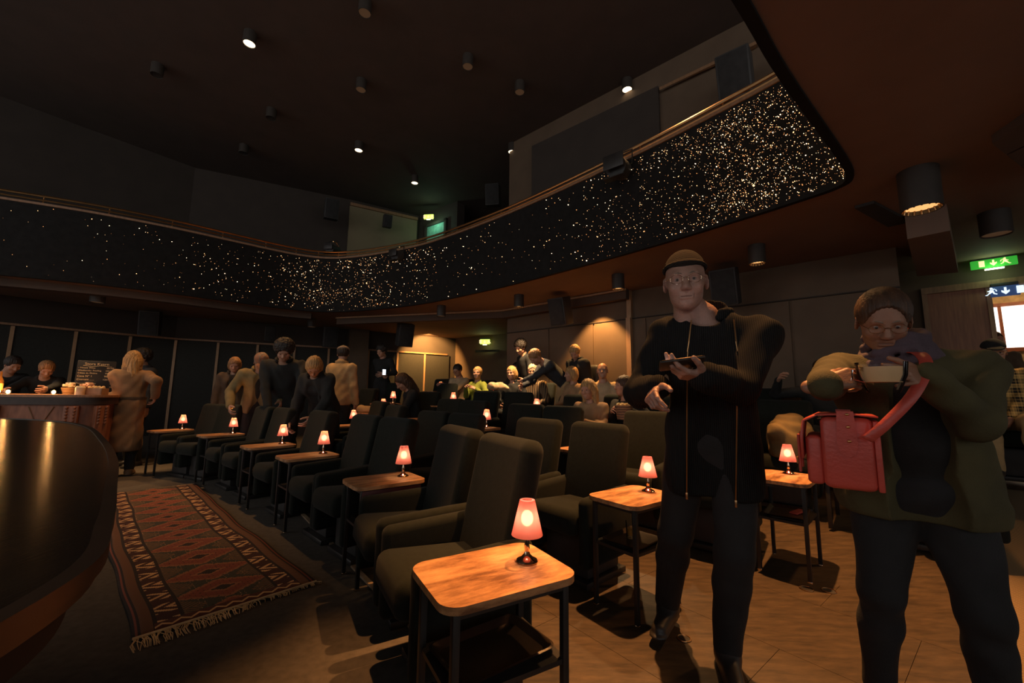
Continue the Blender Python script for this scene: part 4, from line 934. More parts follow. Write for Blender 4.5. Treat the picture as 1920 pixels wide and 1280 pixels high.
            q = np.stack(q, 1); fl = ~ia[E[:, 0], E[:, 1], E[:, 2]]; q[fl] = q[fl][:, ::-1]; Q.append(q[(q >= 0).all(1)])
        return V, np.concatenate(Q) if Q else np.zeros((0, 4), int)
def field_obj(name, parts, m, parent, scale=1.0):
    V = []; Q = []; n = 0
    for F_ in parts:
        v, q = F_.mesh() if isinstance(F_, Field) else F_
        V.append(v); Q.append(q + n); n += len(v)
    V = np.concatenate(V) * scale; Q = np.concatenate(Q).astype(np.int32)
    me = bpy.data.meshes.new(name); me.vertices.add(len(V)); me.vertices.foreach_set('co', V.astype(np.float32).ravel())
    me.loops.add(len(Q) * 4); me.loops.foreach_set('vertex_index', Q.ravel()); me.polygons.add(len(Q)); me.polygons.foreach_set('loop_start', np.arange(0, len(Q) * 4, 4, dtype=np.int32)); me.polygons.foreach_set('loop_total', np.full(len(Q), 4, np.int32))
    me.update(calc_edges=True); me.polygons.foreach_set('use_smooth', np.ones(len(Q), bool)); me.materials.append(MT[m] if isinstance(m, str) else m)
    o = bpy.data.objects.new(name, me); COL.objects.link(o); o.parent = parent; return o
def nrm(v): v = np.array(v, float); return v / max(1e-9, np.linalg.norm(v))
def rotm(ax, deg): return np.array(Matrix.Rotation(math.radians(deg), 3, Vector(ax)))
def ik(a, b, l1, l2, pole):
    a = np.array(a, float); b = np.array(b, float); d = b - a; L = np.linalg.norm(d); u = d / max(L, 1e-6)
    if L > (l1 + l2) * .995: L = (l1 + l2) * .995; b = a + u * L
    if L < abs(l1 - l2) + .04: L = abs(l1 - l2) + .04; b = a + u * L
    x = (l1 * l1 - l2 * l2 + L * L) / (2 * L); h = math.sqrt(max(0, l1 * l1 - x * x)); p = np.array(pole, float); p = p - (p @ u) * u
    return a + u * x + nrm(p) * h, b
def head_field(c, R, h, fem=False, beard=False, slim=1.0):
    """skull, face, ears around c; R columns: right, forward, up"""
    T = lambda p: c + R @ np.array(p, float); F_ = Field(c - .17, c + .17, h); RR = R
    F_.ell(T((0, -.012, .030)), (.076 * slim, .096, .088), RR, .01); F_.ell(T((0, .028, -.022)), (.064 * slim, .062, .082), RR, .03)
    F_.ell(T((0, .020, -.066)), (.055 * slim, .056, .046), RR, .03); F_.ell(T((0, .056, -.094)), (.026, .026, .022), RR, .03)
    F_.cone(T((-.034, .074, .020)), T((.034, .074, .020)), .013, .013, .02)
    for s in (-1, 1):
        F_.ell(T((s * .040, .062, -.030)), (.022, .020, .020), RR, .02); F_.ell(T((s * .031, .094, .002)), (.018, .012, .011), RR, .012, True)
        F_.ell(T((s * .031, .070, .000)), (.014, .013, .013), RR, .006)
        F_.ell(T((s * (.080 * slim), -.004, -.008)), (.008, .019, .031), RR @ rotm((0, 0, 1), -s * 22), .008); F_.ell(T((s * (.086 * slim), .000, -.006)), (.004, .010, .018), RR, .004, True)
        F_.ell(T((s * .0125, .096, -.036)), (.009, .010, .008), RR, .008)
        F_.cone(T((s * .018, .081, .0120)), T((s * .044, .073, .0100)), .0052, .0042, .004); F_.cone(T((s * .020, .078, -.0115)), T((s * .042, .073, -.0105)), .0040, .0036, .004)
    F_.cone(T((0, .086, .006)), T((0, .108, -.030)), .009, .0125, .014); F_.cone(T((0, .088, -.046)), T((0, .092, -.052)), .004, .004, .008, True)
    F_.cone(T((-.022, .082, -.0605)), T((.022, .082, -.0605)), .0060, .0060, .006); F_.cone(T((-.019, .082, -.0725)), T((.019, .082, -.0725)), .0070, .0070, .006)
    F_.cone(T((-.026, .0905, -.0665)), T((.026, .0905, -.0665)), .0040, .0040, .002, True); F_.ell(T((0, .090, -.084)), (.018, .006, .004), RR, .008, True)
    for s in (-1, 1): F_.cone(T((s * .022, .098, -.036)), T((s * .036, .084, -.064)), .0032, .0028, .006, True)
    F_.cone(T((0, -.02, -.07)), T((0, -.045, -.16)), .050, .055, .03)
    return F_
def hand_field(W, d, n, side, curl=.4, spread=.12, thumb=.5, h=.004, sc=1.0, curls=None):
    """W wrist, d pointing along the hand, n out of the palm, side +1: thumb on the d x n side"""
    W = np.array(W, float); d = nrm(d); n = np.array(n, float); n = nrm(n - (n @ d) * d); s = np.cross(d, n) * side; F_ = Field(W - .22 * sc, W + .22 * sc, h)
    offs = [.030, .010, -.010, -.029]; lens = [(.042, .026, .021), (.047, .030, .022), (.043, .028, .021), (.034, .021, .019)]
    F_.cone(W - d * .05 * sc, W + d * .01, .027 * sc, .024 * sc, .02, flat=(n, .75))
    for i in range(4):
        K = W + d * (.088 - .006 * abs(i - 1)) * sc + s * offs[i] * sc; F_.cone(W + d * .012 * sc + s * offs[i] * .62 * sc, K, .0145 * sc, .0115 * sc, .016 * sc)
        cu = (curls[i] if curls is not None else curl); p = K; dd = nrm(d + s * spread * (1.2 - .8 * i)); r = (.0098, .0100, .0095, .0085)[i] * sc; t = 0
        for j, l in enumerate(lens[i]):
            t += cu * (70, 85, 55)[j]; v = nrm(dd * math.cos(math.radians(t)) + n * math.sin(math.radians(t))); q = p + v * l * sc; F_.cone(p, q, r, r * .88, .004); p = q; r *= .9
    p = W + d * .022 * sc + s * .024 * sc; v = nrm(d * .62 + s * (.9 - .5 * thumb) + n * (.15 + .8 * thumb))
    F_.cone(W + d * .01, p + v * .03 * sc, .017 * sc, .014 * sc, .014 * sc)
    for j, l in enumerate((.042, .030, .026)):
        v = nrm(v + (d * .25 + n * .25 * thumb - s * .30 * thumb) * (j > 0)); q = p + v * l * sc; F_.cone(p, q, .0125 * sc - .001 * j, .0115 * sc - .001 * j, .005); p = q
    return F_
def person(loc, face, label, H=1.75, seated=False, lean=0, side=0, twist=0, head=(0, 0, 0), hands=None, feet=None, hv=(None, None), curl=(.4, .4), thumb=(.5, .5), poles=(None, None), fem=False, bulk=1.0,
           skin='skin', hair='short', hairm='hair_brown', top='cloth_black', coat=None, coat_len=0, open_front=True, trousers='cloth_trousers', shoes='shoe_black', hat=None, hatm=None, glasses=False, scarf=None, near=False,
           group=None, hip=None, foldamp=.004, curls=(None, None), headoff=(0, 0, 0), legs=True, hsc=1.0, shirt='cloth_black', slim=1.0):
    """hands / feet are world points; face is the compass angle looked along"""
    loc = np.array((loc[0], loc[1], floorz(*loc[:2]) if len(loc) < 3 else loc[2]), float); S = H / 1.75; t = empty('person', loc, ang(face), label, 'person', group)
    ca, sa = math.cos(-ang(face)), math.sin(-ang(face)); Rw = np.array(((ca, -sa, 0), (sa, ca, 0), (0, 0, 1)))
    wl_ = lambda p: Rw @ (np.array(p, float) - loc) / S; wd = lambda v: Rw @ np.array(v, float)
    hB, hH, hC = (.011, .0034, .0085) if near else (.024, .0065, .016)
    hz = hip if hip is not None else (.50 / S if seated else .93); P = np.array((0, -.02 if seated else 0, hz))
    RT = rotm((0, 1, 0), side) @ rotm((1, 0, 0), -lean); U = RT @ np.array((0, 0, 1)); 
    RS = RT @ rotm((0, 0, 1), twist); X_ = RS[:, 0]; Yf = RS[:, 1]
    N = P + U * .50 + np.array(headoff) * .3; sh = P + U * .438; wS = .165 if fem else .185; wS *= (1 + .5 * (bulk - 1))
    Sh = [sh + X_ * wS * s for s in (-1, 1)]
    RH = rotm((0, 0, 1), head[1]) @ RT @ rotm((0, 1, 0), head[2]) @ rotm((1, 0, 0), -head[0]); Hc = N + U * .05 + RH @ np.array((0, .035, .115)) + np.array(headoff); Hd = lambda p: Hc + RH @ (np.array(p, float) * hsc)
    # default hands
    if hands is None: hands = (None, None)
    E_ = []; Wr = []
    for i, s in enumerate((-1, 1)):
        w_ = wl_(hands[i]) if hands[i] is not None else (P + np.array((s * .16, .30, .10)) if seated else Sh[i] + np.array((s * .07, .04, -.55)))
        pole = wd(poles[i]) if poles[i] is not None else np.array((s * .6, -.6, -.5)); e, w_ = ik(Sh[i], w_, .285, .255, pole); E_.append(e); Wr.append(w_)
    Kn = []; An = []; Hp = [P + np.array((s * .09, 0, -.02)) for s in (-1, 1)]
    for i, s in enumerate((-1, 1)):
        a = wl_(feet[i]) + np.array((0, 0, .085)) if feet is not None else (np.array((s * .12, .44, .085)) if seated else np.array((s * .10, 0, .085)))
        k, a = ik(Hp[i], a, .43, .41, np.array((s * .1, 1, .3 if seated else 0))); Kn.append(k); An.append(a)
    lo = np.min(np.array([P - .3, Hc - .22, *Sh, *E_, *Wr, *Kn, *An]) - .16, axis=0); hi = np.max(np.array([P + .3, Hc + .22, *Sh, *E_, *Wr, *Kn, *An]) + .16, axis=0)
    bl = bulk
    def torso(F_, g, k=.05, to=0):
        F_.ell(P + U * .0, (.150 * bl + g, .105 * bl + g, .12 + g), RT, k); F_.ell(P + U * .17 + Yf * .01 * (bl - 1) * 10, (.135 * bl + g, .10 * bl + g + .03 * (bl - 1), .15 + g), RT, k)
        F_.ell(P + U * .33, (.150 * bl + g, .105 * bl + g, .16 + g), RS, k); F_.cone(Sh[0] * .93 + Sh[1] * .07 - U * .02, Sh[1] * .93 + Sh[0] * .07 - U * .02, .055 + g, .055 + g, .05)
        F_.cone(sh + U * .0, N + U * .02, .085 + g, .056 + g * .8, .04)
        if fem:
            for s in (-1, 1): F_.ell(P + U * .33 + Yf * .075 + X_ * .065 * s, (.055 + g, .05 + g, .06 + g), RS, .04)
    def arms(F_, g, k=.03, which=(0, 1), cut=0):
        for i in which:
            w_ = Wr[i] + nrm(E_[i] - Wr[i]) * cut; F_.cone(Sh[i], E_[i], .054 + g, .042 + g, k); F_.cone(E_[i], w_, .043 + g, .029 + g, .02)
    def leg(F_, g, k=.04, cut=0):
        for i in (0, 1):
            a = An[i] + nrm(Kn[i] - An[i]) * cut; F_.cone(Hp[i], Kn[i], .082 * bl + g, .056 + g, k); m = Kn[i] * .65 + a * .35 - np.array((0, .015, 0)); F_.cone(Kn[i], m, .054 + g, .052 + g, .03); F_.cone(m, a, .052 + g, .038 + g, .03)
    # one continuous body
    B = Field(lo, hi, hB); torso(B, -.012); arms(B, -.006); 
    if legs: leg(B, -.008)
    B.cone(N - U * .03, Hd((0, -.02, -.07)), .050 if fem else .056, .048 if fem else .054, .03)
    parts = [B, head_field(Hc, RH * hsc if False else RH, hH, fem, slim=(.94 if fem else 1) * slim)]
    HV = []
    for i, s in enumerate((-1, 1)):
        fa = nrm(Wr[i] - E_[i]); d = wd(hv[i][0]) if hv[i] is not None else nrm(fa + np.array((0, 0, -.1))); n_ = wd(hv[i][1]) if hv[i] is not None else np.array((-s, .2, -.2))
        parts.append(hand_field(Wr[i], d, n_, s if True else 1, curl[i], thumb=thumb[i], h=.0030 if near else .0055, sc=.90 if near else 1.0, curls=curls[i])); HV.append((d, n_))
    body = field_obj('body', parts, skin, t, S)
    # clothes
    if legs:
        F_ = Field(lo, hi, hC); F_.ell(P - U * .02, (.155 * bl + .008, .115 * bl + .008, .12), RT, .05); leg(F_, .016, cut=.0); F_.folds(foldamp, .8, 3); 
        F_.plane(P + U * .10, U, .01); field_obj('trousers', [F_], trousers, t, S)
        for i in (0, 1):
            F_ = Field(An[i] - .24, An[i] + .30, .006 if near else .014); a = An[i]; dirf = nrm(np.array(((-1, 1)[i] * .15, 1, 0))); F_.cone(a + np.array((0, 0, -.02)), a + np.array((0, 0, .02)), .046, .044, .03)
            F_.cone(a - dirf * .03 + np.array((0, 0, -.042)), a + dirf * .16 + np.array((0, 0, -.055)), .042, .032, .04, flat=((0, 0, 1), .85)); F_.cone(a - dirf * .04 + np.array((0, 0, -.07)), a + dirf * .17 + np.array((0, 0, -.072)), .044, .040, .01, flat=((0, 0, 1), .32)); field_obj('shoe', [F_], shoes, t, S)
    T_ = Field(lo, hi, hC)
    torso(T_, .010 if coat else .016); 
    if not coat: arms(T_, .010, cut=.0)
    T_.folds(foldamp, 1, 1); T_.plane(P - U * .10, -U, .01)
    T_.cone(N + U * .03 + Yf * .03, N + U * .2 + Yf * .02, .072, .085, .01, sub=True); field_obj('shirt', [T_], shirt if coat else top, t, S)
    if coat:
        F_ = Field(lo, hi, hC); torso(F_, .034); arms(F_, .020, cut=-.005)
        if coat_len:
            q = P - np.array((0, 0, coat_len)); F_.cone(P + U * .05, q, .150 * bl + .03, .150 * bl + .055, .05, flat=((0, 1, 0), .80))
        F_.folds(foldamp * 1.5, .9, 5); F_.plane(P - np.array((0, 0, coat_len + .08)), (0, 0, -1), .01)
        F_.cone(N + U * .035 + Yf * .04, N + U * .22 + Yf * .02, .078, .09, .01, sub=True)
        if open_front:
            for a in np.linspace(-1.0, .50, 16):
                o_ = Yf * (.19 + .04 * (bl - 1) + (.03 if a < -.05 else 0)); w2 = .085 + (.03 if a < -.05 else 0); F_.cone(P + U * a + o_, P + U * (a + .1) + o_, w2, w2, .004, sub=True)
        field_obj('jacket', [F_], coat, t, S)
        # collar
        F_ = Field(N - .18, N + .18, .006 if near else .014)
        for k in range(15):
            a = math.radians(55 + 250 * (k / 14)) ; b_ = math.radians(55 + 250 * ((k + 1) / 14)); f = lambda a, r, z: N + X_ * r * math.sin(a) + Yf * (r * math.cos(a) * .95 - .005) + U * z
            F_.cone(f(a, .082, .012), f(b_, .082, .012), .017, .017, .015); F_.cone(f(a, .088, .036), f(b_, .088, .036), .011, .011, .015)
        field_obj('collar', [F_], coat, t, S)
    if scarf:
        F_ = Field(N - .22, N + .22, .006 if near else .014)
        for q in range(4):
            for k in range(16):
                f = lambda a: N + X_ * (.088 + .008 * q) * math.sin(a) + Yf * ((.088 + .010 * q) * math.cos(a) + .015) + U * (.075 - .032 * q + .014 * math.sin(a * 2 + q))
                F_.cone(f(2 * PI * k / 16), f(2 * PI * (k + 1) / 16), .020, .020, .008)
        F_.folds(.004, 1.6, 2); field_obj('scarf', [F_], scarf, t, S)
    # hair
    if hair != 'none':
        F_ = Field(Hc - .26 - (np.array((0, 0, .16)) if hair == 'long' else 0), Hc + .24, .0045 if near else .009); T2 = Hd
        F_.ell(T2((0, -.016, .034)), (.088, .106, .100), RH, .01)
        if hair == 'bob': F_.ell(T2((0, -.035, -.03)), (.100, .085, .110), RH, .03)
        if hair == 'long':
            F_.ell(T2((0, -.045, -.04)), (.100, .080, .13), RH, .03)
            for s in (-1, 1): F_.cone(T2((s * .075, -.01, .0)), T2((s * .085, -.005, -.21)), .030, .026, .03)
            F_.cone(T2((0, -.07, -.05)), T2((0, -.085, -.25)), .075, .06, .03)
        if hair == 'curly': F_.ell(T2((0, -.03, .045)), (.118, .120, .115), RH, .02)
        if hair == 'pony': F_.cone(T2((0, -.10, .02)), T2((0, -.14, -.10)), .032, .022, .02)
        if hair == 'thin': F_.ell(T2((0, .05, .10)), (.050, .075, .045), RH, .02, True)
        zf = .058 if hair != 'fringe' else .045
        F_.ell(T2((0, .135, -.012 if near else -.035)), (.078 if hair in ('short', 'thin', 'pony', 'curly') else .064, .110, .108 if near else .098), RH, .012, True)
        if hair in ('short', 'thin', 'pony', 'curly'):
            for s in (-1, 1): F_.ell(T2((s * .095, .03, -.065)), (.05, .055, .065), RH, .01, True)
            F_.plane(T2((0, -.05, -.075)), -RH[:, 2], .02)
        if hair == 'curly': F_.curls(.012, 130)
        else: F_.strands(.0022 if near else .006, 40 if near else 26, Hc, 1.0 if hair in ('bob', 'long') else .4)
        field_obj('hair', [F_], hairm, t, S)
    if hat:
        F_ = Field(Hc - .2, Hc + .25, .0045 if near else .009); T2 = Hd
        if hat == 'beanie':
            F_.ell(T2((0, -.016, .034)), (.086, .105, .104), RH, .01); F_.plane(T2((0, .08, .052)), -(RH @ nrm((0, .30, 1))), .012)
            for k in range(24):
                f = lambda a: T2((.080 * math.sin(a), -.016 + .098 * math.cos(a), .062 - .030 * math.cos(a) * -1 * .5 - .006)); F_.cone(f(2 * PI * k / 24), f(2 * PI * (k + 1) / 24), .0070, .0070, .008)
        elif hat == 'cap':
            F_.ell(T2((0, -.014, .040)), (.088, .106, .092), RH, .01); F_.plane(T2((0, 0, .045)), -(RH @ nrm((0, .10, 1))), .006)
            F_.ell(T2((0, .120, .046)), (.066, .070, .010), RH @ rotm((1, 0, 0), -8), .008)
        elif hat == 'flat':
            F_.ell(T2((0, .010, .066)), (.094, .125, .050), RH @ rotm((1, 0, 0), -12), .01); F_.ell(T2((0, .11, .040)), (.055, .040, .008), RH @ rotm((1, 0, 0), -18), .01)
        field_obj('beanie' if hat == 'beanie' else 'cap', [F_], hatm or 'cloth_black', t, S)
    # eyes
    for s in (-1, 1):
        bm = bmesh.new(); c = Hd((s * .031, .0760, .0005)) * S; sph(bm, Vector(c), .0108 * S, 12); eye = bm_obj('eye', bm, 'eyewhite', t)
        bm = bmesh.new(); c2 = Hd((s * .031, .0820, .0005)) * S; sph(bm, Vector(c2), .0060 * S, 10); bm_obj('iris', bm, 'iris', eye)
    if near:
        for s in (-1, 1): bm = bmesh.new(); tube(bm, [Hd((s * .014, .0925, .0225)) * S, Hd((s * .028, .0915, .0275)) * S, Hd((s * .046, .0800, .0235)) * S], [.0030 * S, .0036 * S, .0018 * S], 6); bm_obj('eyebrow', bm, 'hair_grey', t)
        bm = bmesh.new(); tube(bm, [Hd((x, .0885 - 3 * x * x, -.0668)) * S for x in np.linspace(-.021, .021, 7)], .0014, 5); bm_obj('mouth_line', bm, 'mouth', t)
    if glasses:
        bm = bmesh.new(); 
        for s in (-1, 1):
            tube(bm, [Hd((s * .033 + .024 * math.cos(a), .102, .000 + .0185 * math.sin(a))) * S for a in np.linspace(0, 2 * PI, 17)[:-1]], .0010 if near else .003, 6, True)
            tube(bm, [Hd((s * .057, .101, .004)) * S, Hd((s * .074, .06, .004)) * S, Hd((s * .080, .0, .002)) * S], .0010 if near else .002, 6)
        tube(bm, [Hd((-.010, .104, .004)) * S, Hd((0, .108, .007)) * S, Hd((.010, .104, .004)) * S], .0013, 6); gl = bm_obj('spectacles', bm, 'chrome' if near else 'brass', t)
    t['rig'] = 0; del t['rig']
    return t, dict(Hc=Hc, RH=RH, P=P, U=U, X=X_, Y=Yf, N=N, S=S, Wr=Wr, HV=HV, Sh=Sh, Rw=Rw, loc=loc, E=E_)
def cloth(name, c, **k): MT[name] = mat(name, c, k.pop('rough', .9), var=k.pop('var', .18), scale=k.pop('scale', 9), bump=k.pop('bump', .25), bscale=k.pop('bscale', 220), **k)
MT['skin_shade'] = mat('deep_tan_skin', (.30, .145, .085), .5, var=.12, scale=14, bump=.12, bscale=160); MT['skin'] = mat('skin', (.52, .27, .17), .5, var=.12, scale=14, bump=.12, bscale=160); MT['skin_grey'] = mat('lined_skin', (.36, .20, .145), .5, var=.16, scale=18, bump=.3, bscale=110)  # skin_shade: skin darkened, shade on the olive-coated person put into the colour
MT['mouth'] = mat('mouth_shadow_red', (.12, .045, .035), .6); MT['eyewhite'] = mat('eye_white', (.26, .20, .17), .3); MT['iris'] = mat('iris_dark', (.03, .02, .015), .2)
def hairmat(n, c): MT[n] = mat(n, c, .55, var=.45, scale=5, stretch=(14, 14, 2.0), bump=.4, bscale=30)
hairmat('hair_brown', (.07, .032, .014)); hairmat('hair_dark', (.022, .015, .010)); hairmat('hair_blond', (.50, .28, .10)); hairmat('hair_white', (.62, .45, .28)); hairmat('hair_grey', (.25, .18, .13)); hairmat('hair_sand', (.34, .17, .065))
for n, c in dict(cloth_black=(.016, .016, .0155), cloth_navy=(.035, .037, .042), cloth_trousers=(.018, .017, .017), cloth_beige=(.44, .26, .13), cloth_coat=(.26, .15, .075), cloth_olive=(.070, .059, .022), cloth_field=(.24, .17, .07), cloth_green=(.22, .25, .03),
                 cloth_khaki=(.50, .33, .15), cloth_denim=(.020, .020, .021), cloth_scarf=(.095, .065, .080), cloth_puffer=(.020, .020, .018), cap_rust=(.34, .14, .07), cap_grey=(.30, .22, .16), cloth_brown=(.10, .065, .04), shirt_cream=(.6, .42, .24)).items(): cloth(n, c)
MT['shoe_black'] = mat('black_leather_shoe', (.035, .030, .027), .45); MT['shoe_tan'] = mat('tan_leather_shoe', (.20, .11, .055), .5)
MT['knit'] = wave_mat('ribbed_dark_knit', (.011, .011, .0105), (.024, .023, .022), 40, .95, 'X', .9, 1.0)
MT['rib_beanie'] = wave_mat('ribbed_beanie_knit', (.016, .014, .012), (.040, .032, .026), 60, .95, 'Z', .8, .6)
for k_ in ('knit', 'rib_beanie'): MT[k_].node_tree.nodes['Principled BSDF'].inputs['Specular IOR Level'].default_value = .12
def plaid():
    m, nt, b = node_mat('black_yellow_plaid'); N = nt.nodes.new; L = nt.links.new; tc = N('ShaderNodeTexCoord'); prev = None
    for ax, sc_ in (('X', 3.4), ('Z', 3.6), ('X', 10.5), ('Z', 11)):
        wv = N('ShaderNodeTexWave'); wv.bands_direction = ax; wv.inputs['Scale'].default_value = sc_; L(tc.outputs['Object'], wv.inputs['Vector']); r = N('ShaderNodeMath'); r.operation = 'GREATER_THAN'; r.inputs[1].default_value = .80 if sc_ > 5 else .62; L(wv.outputs['Fac'], r.inputs[0]); k = N('ShaderNodeMath'); k.operation = 'MULTIPLY'; k.inputs[1].default_value = .34 if sc_ < 5 else .25; L(r.outputs[0], k.inputs[0])
        if prev: a = N('ShaderNodeMath'); a.operation = 'ADD'; L(prev.outputs[0], a.inputs[0]); L(k.outputs[0], a.inputs[1]); prev = a
        else: prev = k
    rp = N('ShaderNodeValToRGB'); rp.color_ramp.elements[0].color = (.02, .017, .012, 1); rp.color_ramp.elements[1].color = (.85, .52, .16, 1); L(prev.outputs[0], rp.inputs[0]); L(rp.outputs[0], b.inputs['Base Color']); b.inputs['Roughness'].default_value = .9; return m
MT['plaid'] = plaid(); MT['stripe'] = wave_mat('striped_shirt', (.03, .025, .02), (.35, .22, .11), 9, .9, 'X', .1, 1.5)
# ---- the two nearest people
p1, A1 = person((.90, 1.86, 0), 244, 'tall person in dark zip cardigan, ribbed beanie and glasses looking at a phone', 1.84, lean=11, side=-3, head=(-4, 4, 4), headoff=(.075, .01, -.005), bulk=.93, hands=((.675, 1.42, 1.225), (.575, 1.62, 1.19)),
    feet=((.945, 1.90, 0), (.80, 2.20, .02)), hv=(((-.95, -.12, .10), (.05, .25, .95)), ((-.50, -.70, -.45), (.60, -.30, -.65))), curls=((.30, .35, .42, .5), (.35, .60, .75, .85)), thumb=(.25, .3), poles=((.35, .35, -1.0), (-.2, .9, -.6)),
    skin='skin_grey', hair='none', coat='knit', coat_len=.16, open_front=True, shirt='knit', trousers='cloth_trousers', hat='beanie', hatm='rib_beanie', glasses=True, near=True, foldamp=.0035)
def on(A, p): return (A['Rw'].T @ (np.array(p) * A['S'])) + A['loc']
# cardigan zips as children of the person
for s, nm in ((-1, 'zip'), (1, 'zip')):
    bm = bmesh.new(); P, U, X, Y, S = (A1[k] for k in ('P', 'U', 'X', 'Y', 'S')); pts = []
    for k in range(18):
        a = -.20 + .70 * k / 17; q = max(0, a - .36) / .14; pts.append((P + U * a + X * s * (.088 - .012 * q) + Y * (.146 - .055 * q ** 1.5)) * S)
    tube(bm, pts, .0028, 6); z = bm_obj(nm, bm, 'brass', p1)
    bm = bmesh.new(); box(bm, Vector(pts[0]) - Vector((0, 0, .015)), (.008, .004, .028), bev=.001); bm_obj('zip_pull', bm, 'brass', z)
ph = empty('smartphone', (.585, 1.395, 1.268), 0, 'black smartphone held up by the person in the beanie', 'phone'); ph.rotation_euler = (math.radians(-22), math.radians(-7), math.radians(-14))
bm = rbox((0, 0, 0), (.145, .072, .009), .004, 3); bm_obj('case', bm, 'blackmetal', ph)
bm = rbox((0, 0, .0052), (.134, .064, .001), .0004, 1); bm_obj('screen', bm, emis('phone_screen', (.65, .78, 1), 1.2), ph)
bm = bmesh.new(); tube(bm, [(x, y, .003) for x, y in rrect(.0725, .036, .008, 3)], .0012, 5, True); bm_obj('bezel', bm, 'chrome', ph)
sl = spot((.585, 1.40, 1.285), (.72, 1.66, 1.56), .35, 100, 1, (.78, .78, 1), .04)
p2, A2 = person((1.50, 1.56, 0), 236, 'stout person in olive coat and scarf holding a coffee glass in both hands', 1.62, lean=4, head=(24, 0, -3), headoff=(.05, .0, 0), hands=((1.30, 1.27, 1.225), (.975, 1.27, 1.20)),
    feet=((1.66, 1.50, 0), (1.42, 1.70, 0)), hv=(((-.97, -.20, .06), (-.25, .85, -.35)), ((.80, -.50, .25), (.40, .75, -.40))), curls=((.06, .06, .08, .10), (.65, .75, .8, .8)), thumb=(.2, .6), poles=((1.0, .1, -1.3), (-.3, .7, -1.2)),
    skin='skin_shade', hair='short', hairm='hair_brown', coat='cloth_olive', coat_len=.06, shirt='cloth_black', trousers='cloth_denim', scarf='cloth_scarf', glasses=True, near=True, bulk=1.32, foldamp=.0045)
MT['satchel'] = mat('coral_red_leather', (.55, .075, .05), .42, var=.12, scale=10, bump=.15, bscale=90)
sa = empty('satchel', (1.185, 1.42, .865), 0, 'coral red leather satchel hanging at the hip of the person in the olive coat', 'bag'); sa.rotation_euler = (0, math.radians(0), math.radians(232)); sa.scale = (.92, 1.35, 1.0)
bm = rbox((0, -.02, .115), (.27, .10, .23), .018, 3); bm_obj('main_body', bm, 'satchel', sa)
bm = rbox((0, -.085, .085), (.24, .035, .16), .014, 3); bm_obj('front_pocket', bm, 'satchel', sa)
bm = rbox((0, .035, .112), (.262, .012, .218), .004, 2); bm_obj('gusset', bm, 'satchel', sa)
bm = bmesh.new(); pr = [(.040, .236), (-.01, .243), (-.075, .238), (-.106, .215), (-.112, .16), (-.112, .09)]
for k in range(len(pr) - 1):
    q = [bm.verts.new((sx * .14, pr[kk][0], pr[kk][1])) for kk in (k, k + 1) for sx in (-1, 1)]; bm.faces.new((q[0], q[1], q[3], q[2]))
bmesh.ops.remove_doubles(bm, verts=bm.verts, dist=1e-5); fl_ = bm_obj('flap', bm, 'satchel', sa); fl_.modifiers.new('thick', 'SOLIDIFY').thickness = .005
for sx in (-1, 1):
    bm = rbox((sx * .07, -.118, .10), (.022, .006, .13), .002, 1); st_ = bm_obj('closing_strap', bm, 'satchel', sa); bm = rbox((sx * .07, -.123, .075), (.03, .005, .024), .002, 1); bm_obj('buckle', bm, 'brass', st_)
for sx in (-1, 1):
    bm = bmesh.new(); prism(bm, [(-.020, -.06), (-.014, -.085), (0, -.098), (.014, -.085), (.020, -.06), (.016, .05), (-.016, .05)], 0, .005); v_ = Matrix.Translation((sx * .136, -.02, .20)) @ Matrix.Rotation(math.radians(90), 4, 'Z') @ Matrix.Rotation(math.radians(90), 4, 'X'); bmesh.ops.transform(bm, matrix=v_, verts=bm.verts); tb = bm_obj('strap_tab', bm, 'satchel', sa)
    for dz_ in (-.045, .0, .04): bm = bmesh.new(); sph(bm, (sx * .143, -.02 + .004 * sx, .20 + dz_), .0045, 8); bm_obj('rivet', bm, 'brass', tb)
def strap_mesh(pts, wdt, name, m, parent, nrm_=None):
    bm = bmesh.new(); r = []
    for i, p in enumerate(pts):
        p = Vector(p); a = Vector(pts[max(0, i - 1)]); b = Vector(pts[min(len(pts) - 1, i + 1)]); tt = (b - a).normalized(); n_ = Vector(nrm_[i] if nrm_ else (-.57, -.82, 0)); sd = tt.cross(n_).normalized(); r.append((bm.verts.new(p + sd * wdt / 2), bm.verts.new(p - sd * wdt / 2)))
    for a, b in zip(r, r[1:]): bm.faces.new((a[0], a[1], b[1], b[0]))
    o = bm_obj(name, bm, m, parent); o.modifiers.new('thick', 'SOLIDIFY').thickness = .004; return o
inv = sa.matrix_basis.inverted()
sp_pts = catmull([(1.105, 1.285, 1.03), (1.14, 1.255, 1.08), (1.215, 1.235, 1.17), (1.30, 1.27, 1.26), (1.37, 1.36, 1.31), (1.46, 1.50, 1.30), (1.46, 1.62, 1.18), (1.36, 1.62, 1.06), (1.22, 1.54, 1.03)], 5)
strap_mesh([tuple(inv @ Vector(p)) for p in sp_pts], .024, 'shoulder_strap', 'satchel', sa, [tuple(inv.to_3x3() @ Vector((-.57, -.82, .05))) for _ in sp_pts])
mg = empty('coffee_glass', (1.085, 1.19, 1.175), 0, 'wide glass cup of milky coffee held by the person in the olive coat', 'cup')
bm = bmesh.new(); lathe(bm, [(.001, 0), (.036, 0), (.040, .006), (.056, .05), (.060, .088), (.057, .088), (.053, .05), (.034, .008), (.001, .008)], 32); bm_obj('glass_body', bm, 'glass', mg)
bm = bmesh.new(); lathe(bm, [(.001, .030), (.044, .030), (.0525, .05), (.0555, .074), (.001, .076)], 32); bm_obj('coffee', bm, 'latte', mg)
bm = bmesh.new(); tube(bm, [(-.055, 0, .07), (-.085, 0, .068), (-.088, 0, .035), (-.050, 0, .025)], .005, 8); bm_obj('handle', bm, 'glass', mg)
